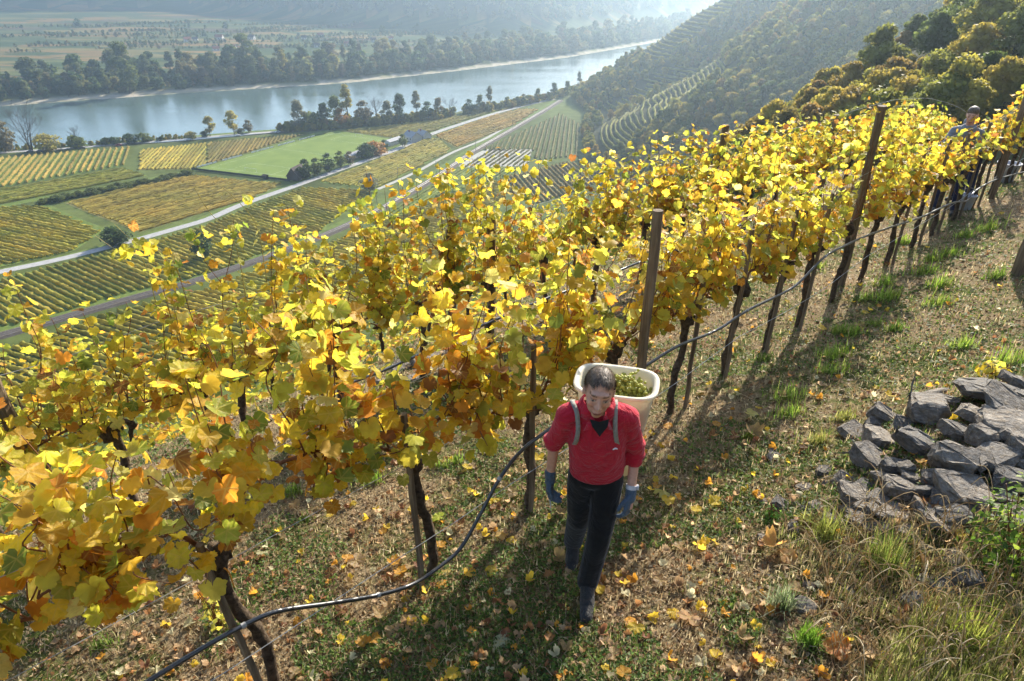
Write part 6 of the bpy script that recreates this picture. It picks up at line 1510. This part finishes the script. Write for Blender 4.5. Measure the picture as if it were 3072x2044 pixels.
# grapes
M_grape = foliage_mat('grape_skin', 'obj', .35, .35, .4, nscale=40)
def bunch_mesh(seed):
    rs = random.Random(seed); bm = bmesh.new()
    for i in range(30):
        f = i/30; r = .034*(1-f*.7)+.006; a = rs.uniform(0, 6.28); k = math.sqrt(rs.random())*r
        g = bmesh.ops.create_icosphere(bm, subdivisions=1, radius=rs.uniform(.0088, .0112))['verts']
        for v in g: v.co += Vector((k*math.cos(a), -.06+f*.13, k*math.sin(a)))
    me = bpy.data.meshes.new('grape_bunch'); bm.to_mesh(me); bm.free(); me.materials.append(M_grape); me.polygons.foreach_set('use_smooth', [True]*len(me.polygons)); return me
BM_ = [bunch_mesh(i) for i in range(4)]
for i in range(30):
    o = link('grape_bunch', BM_[i % 4]); a = random.uniform(0, 6.28); k = math.sqrt(random.random())
    lx, ly = .150*k*math.cos(a), .098*k*math.sin(a); lz = 1.315-.07*k*k+.03*(lx/.15)+(.0 if i < 20 else .035); ly -= (lz-.9)*.13; lz -= .02*(lz-.9)**2
    p = Matrix.Rotation(R(-14), 3, 'Z') @ Vector((lx, ly, 0)); o.location = Vector(bk.location)+(p+Vector((0, 0, lz)))*SC; o.rotation_euler = (random.uniform(-.5, .5), random.uniform(-3, 3), random.uniform(0, 6.28))
    f = random.uniform(.85, 1.2); o.color = (.46*f, .47*f, .10*f, 1); tag(o, 'yellow green bunch of grapes lying in the white carrying bucket', 'grapes', 'grape bunches in the bucket')
m = MB(); m.add([(Matrix.Rotation(R(-14), 3, 'Z') @ Vector((x, y-.041, 0)))*SC+Vector(bk.location)+Vector((0, 0, 1.215*SC)) for x, y, _ in ringp(0, .178, .124)], [tuple(range(40))]); 
tag(m.build('grape_mass', simple('crushed_grapes', [(.3, (.25, .27, .05)), (.7, (.45, .44, .10))], 60, .5, .4, 1.0, .02)), 'heaped yellow green grapes filling the bucket beneath the bunches', 'grapes')
# picking snips held in his right hand
p0 = Vector((MX, MY, MZ))+(wrR+hdR*.10+W(.022, -.020, 0))*SC; e = empty('snips', p0, 0, 'small steel picking snips in the man\'s gloved hand', 'snips')
m = MB(); m.tube([(0, 0, .05), (.004, -.006, -.05)], [.007, .006], 6); m.build('handle', M_metal, e)
m = MB(); m.tube([(.010, 0, .05), (.014, -.008, -.05)], [.006, .005], 6); m.build('handle', M_shoe, e)
m = MB(); m.tube([(.006, -.007, -.05), (.014, -.012, -.13)], [.005, .001], 5); m.build('blade', M_metal, e)

# two pickers behind the front row
def picker(t, q, face, bend, shirt_m, label, hatm=None, hgt=1.0, arm=.5):
    b_ = tq(t, q); e = empty('person', b_, face, label, 'person'); e.scale = (hgt,)*3; B = R(bend)
    hip = W(0, 0, .92); sp = W(0, -math.sin(B), math.cos(B)); ch = hip+sp*.46; nk_ = ch+sp*.07; hc_ = nk_+W(0, -math.sin(B*.6), math.cos(B*.6))*.16
    Mh = Matrix.Translation(hc_) @ Matrix.Rotation(B*.8, 4, 'X')
    S_ = head_shapes(Mh)+limb([ch, nk_, hc_], [.07, .058, .056])+limb([hip, ch], [.12, .12])
    hands = []
    for s in (-1, 1):
        sh = ch+W(s*.18, 0, -.03); el = sh+W(s*.05, -.16, -.20); wr = el+W(-s*.02, -.20, .10*arm); hands.append((sh, el, wr))
        S_ += limb([sh, el, wr], [.046, .038, .028])+hand_shapes(wr, wr-el, (0, -.3, -1), (-s, 0, .2), 1.0, .5)
        S_ += limb([W(s*.10, 0, .9), W(s*.12, -.03, .5), W(s*.13, .02, .12)], [.07, .05, .04])
    bd = fused('body', S_, M_skin, e, .012, 1); paint_head(bd, Mh.inverted())
    fused('shirt', limb([hip+W(0, 0, .02), hip+sp*.25, ch-sp*.03], [.150, .155, .150])+[x for sh, el, wr in hands for x in limb([ch, sh, el, el.lerp(wr, .6)], [.10, .070, .055, .045])], shirt_m, e, .014, 3)
    fused('trousers', [('e', hip, (.165, .125, .11), None)]+[x for s in (-1, 1) for x in limb([W(s*.08, 0, .88), W(s*.12, -.03, .5), W(s*.13, .02, .10)], [.10, .075, .065])], M_navy, e, .014, 3)
    for s in (-1, 1): fused('shoe', [('c', W(s*.13, .03, .06), .05, W(s*.14, -.14, .045), .042)], M_shoe, e, .014, 2)
    fused('cap' if hatm else 'hair', [('e', Mh @ Vector((0, .02, .062)), (.082, .100, .078), Mh.to_3x3())]+([('c', Mh @ Vector((0, -.07, .07)), .03, Mh @ Vector((0, -.13, .055)), .012)] if hatm else []), hatm or M_hair, e, .012, 1)
picker(12.75, 2.96, R(-40), 14, M_greyshirt, 'picker with grey hair behind the front row, head above the leaves', None, 1.0)
picker(13.75, 3.02, R(-60), 46, M_navy, 'picker in dark clothes bent down among the far leaves', M_greyshirt, .95)
M_tub = simple('grey_tub', [(.3, (.42, .42, .46)), (.7, (.52, .52, .56))], 5, .5, .3)
for i, (t, q, s, lab) in enumerate([(13.25, 2.80, .8, 'small pale grey bucket at the pickers\' feet under the hose'), (15.6, 2.80, 1.15, 'pale grey tub standing under the vines near the right edge')]):
    b_ = tq(t, q); e = empty('picking_bucket', b_, 0, lab, 'bucket'); m = MB(); n = 20; V = []
    for z, r in ((0, .11), (.02, .125), (.30, .165), (.305, .178), (.32, .178), (.32, .160), (.04, .118)): V += [(r*s*math.cos(2*math.pi*k/n), r*s*math.sin(2*math.pi*k/n), z*s) for k in range(n)]
    m.add(V, [(j*n+k, j*n+(k+1) % n, (j+1)*n+(k+1) % n, (j+1)*n+k) for j in range(6) for k in range(n)]+[tuple(range(n-1, -1, -1)), tuple(6*n+k for k in range(n))]); m.build('tub', M_tub, e, True)
    m = MB(); m.tube([(.17*s*math.cos(a), 0.01, .30*s+.16*s*math.sin(a)) for a in np.linspace(0, math.pi, 12)], .004, 5); m.build('handle', M_wire, e)

# things that would still share a label are told apart by their order in the picture
by = {}
for o in COL.objects:
    if o.parent is None and 'label' in o.keys() and 'category' in o.keys() and o['category'] != 'grapes': by.setdefault(o['label'], []).append(o)
bpy.context.view_layer.update()
for lab, L in by.items():
    if len(L) < 2: continue
    L.sort(key=lambda o: o.matrix_world.translation.x/max(.1, o.matrix_world.translation.y))
    for k, o in enumerate(L):
        s_ = '%s, %s from left' % (lab, ORDN(k+1))
        if len(s_.split()) <= 16: o['label'] = s_
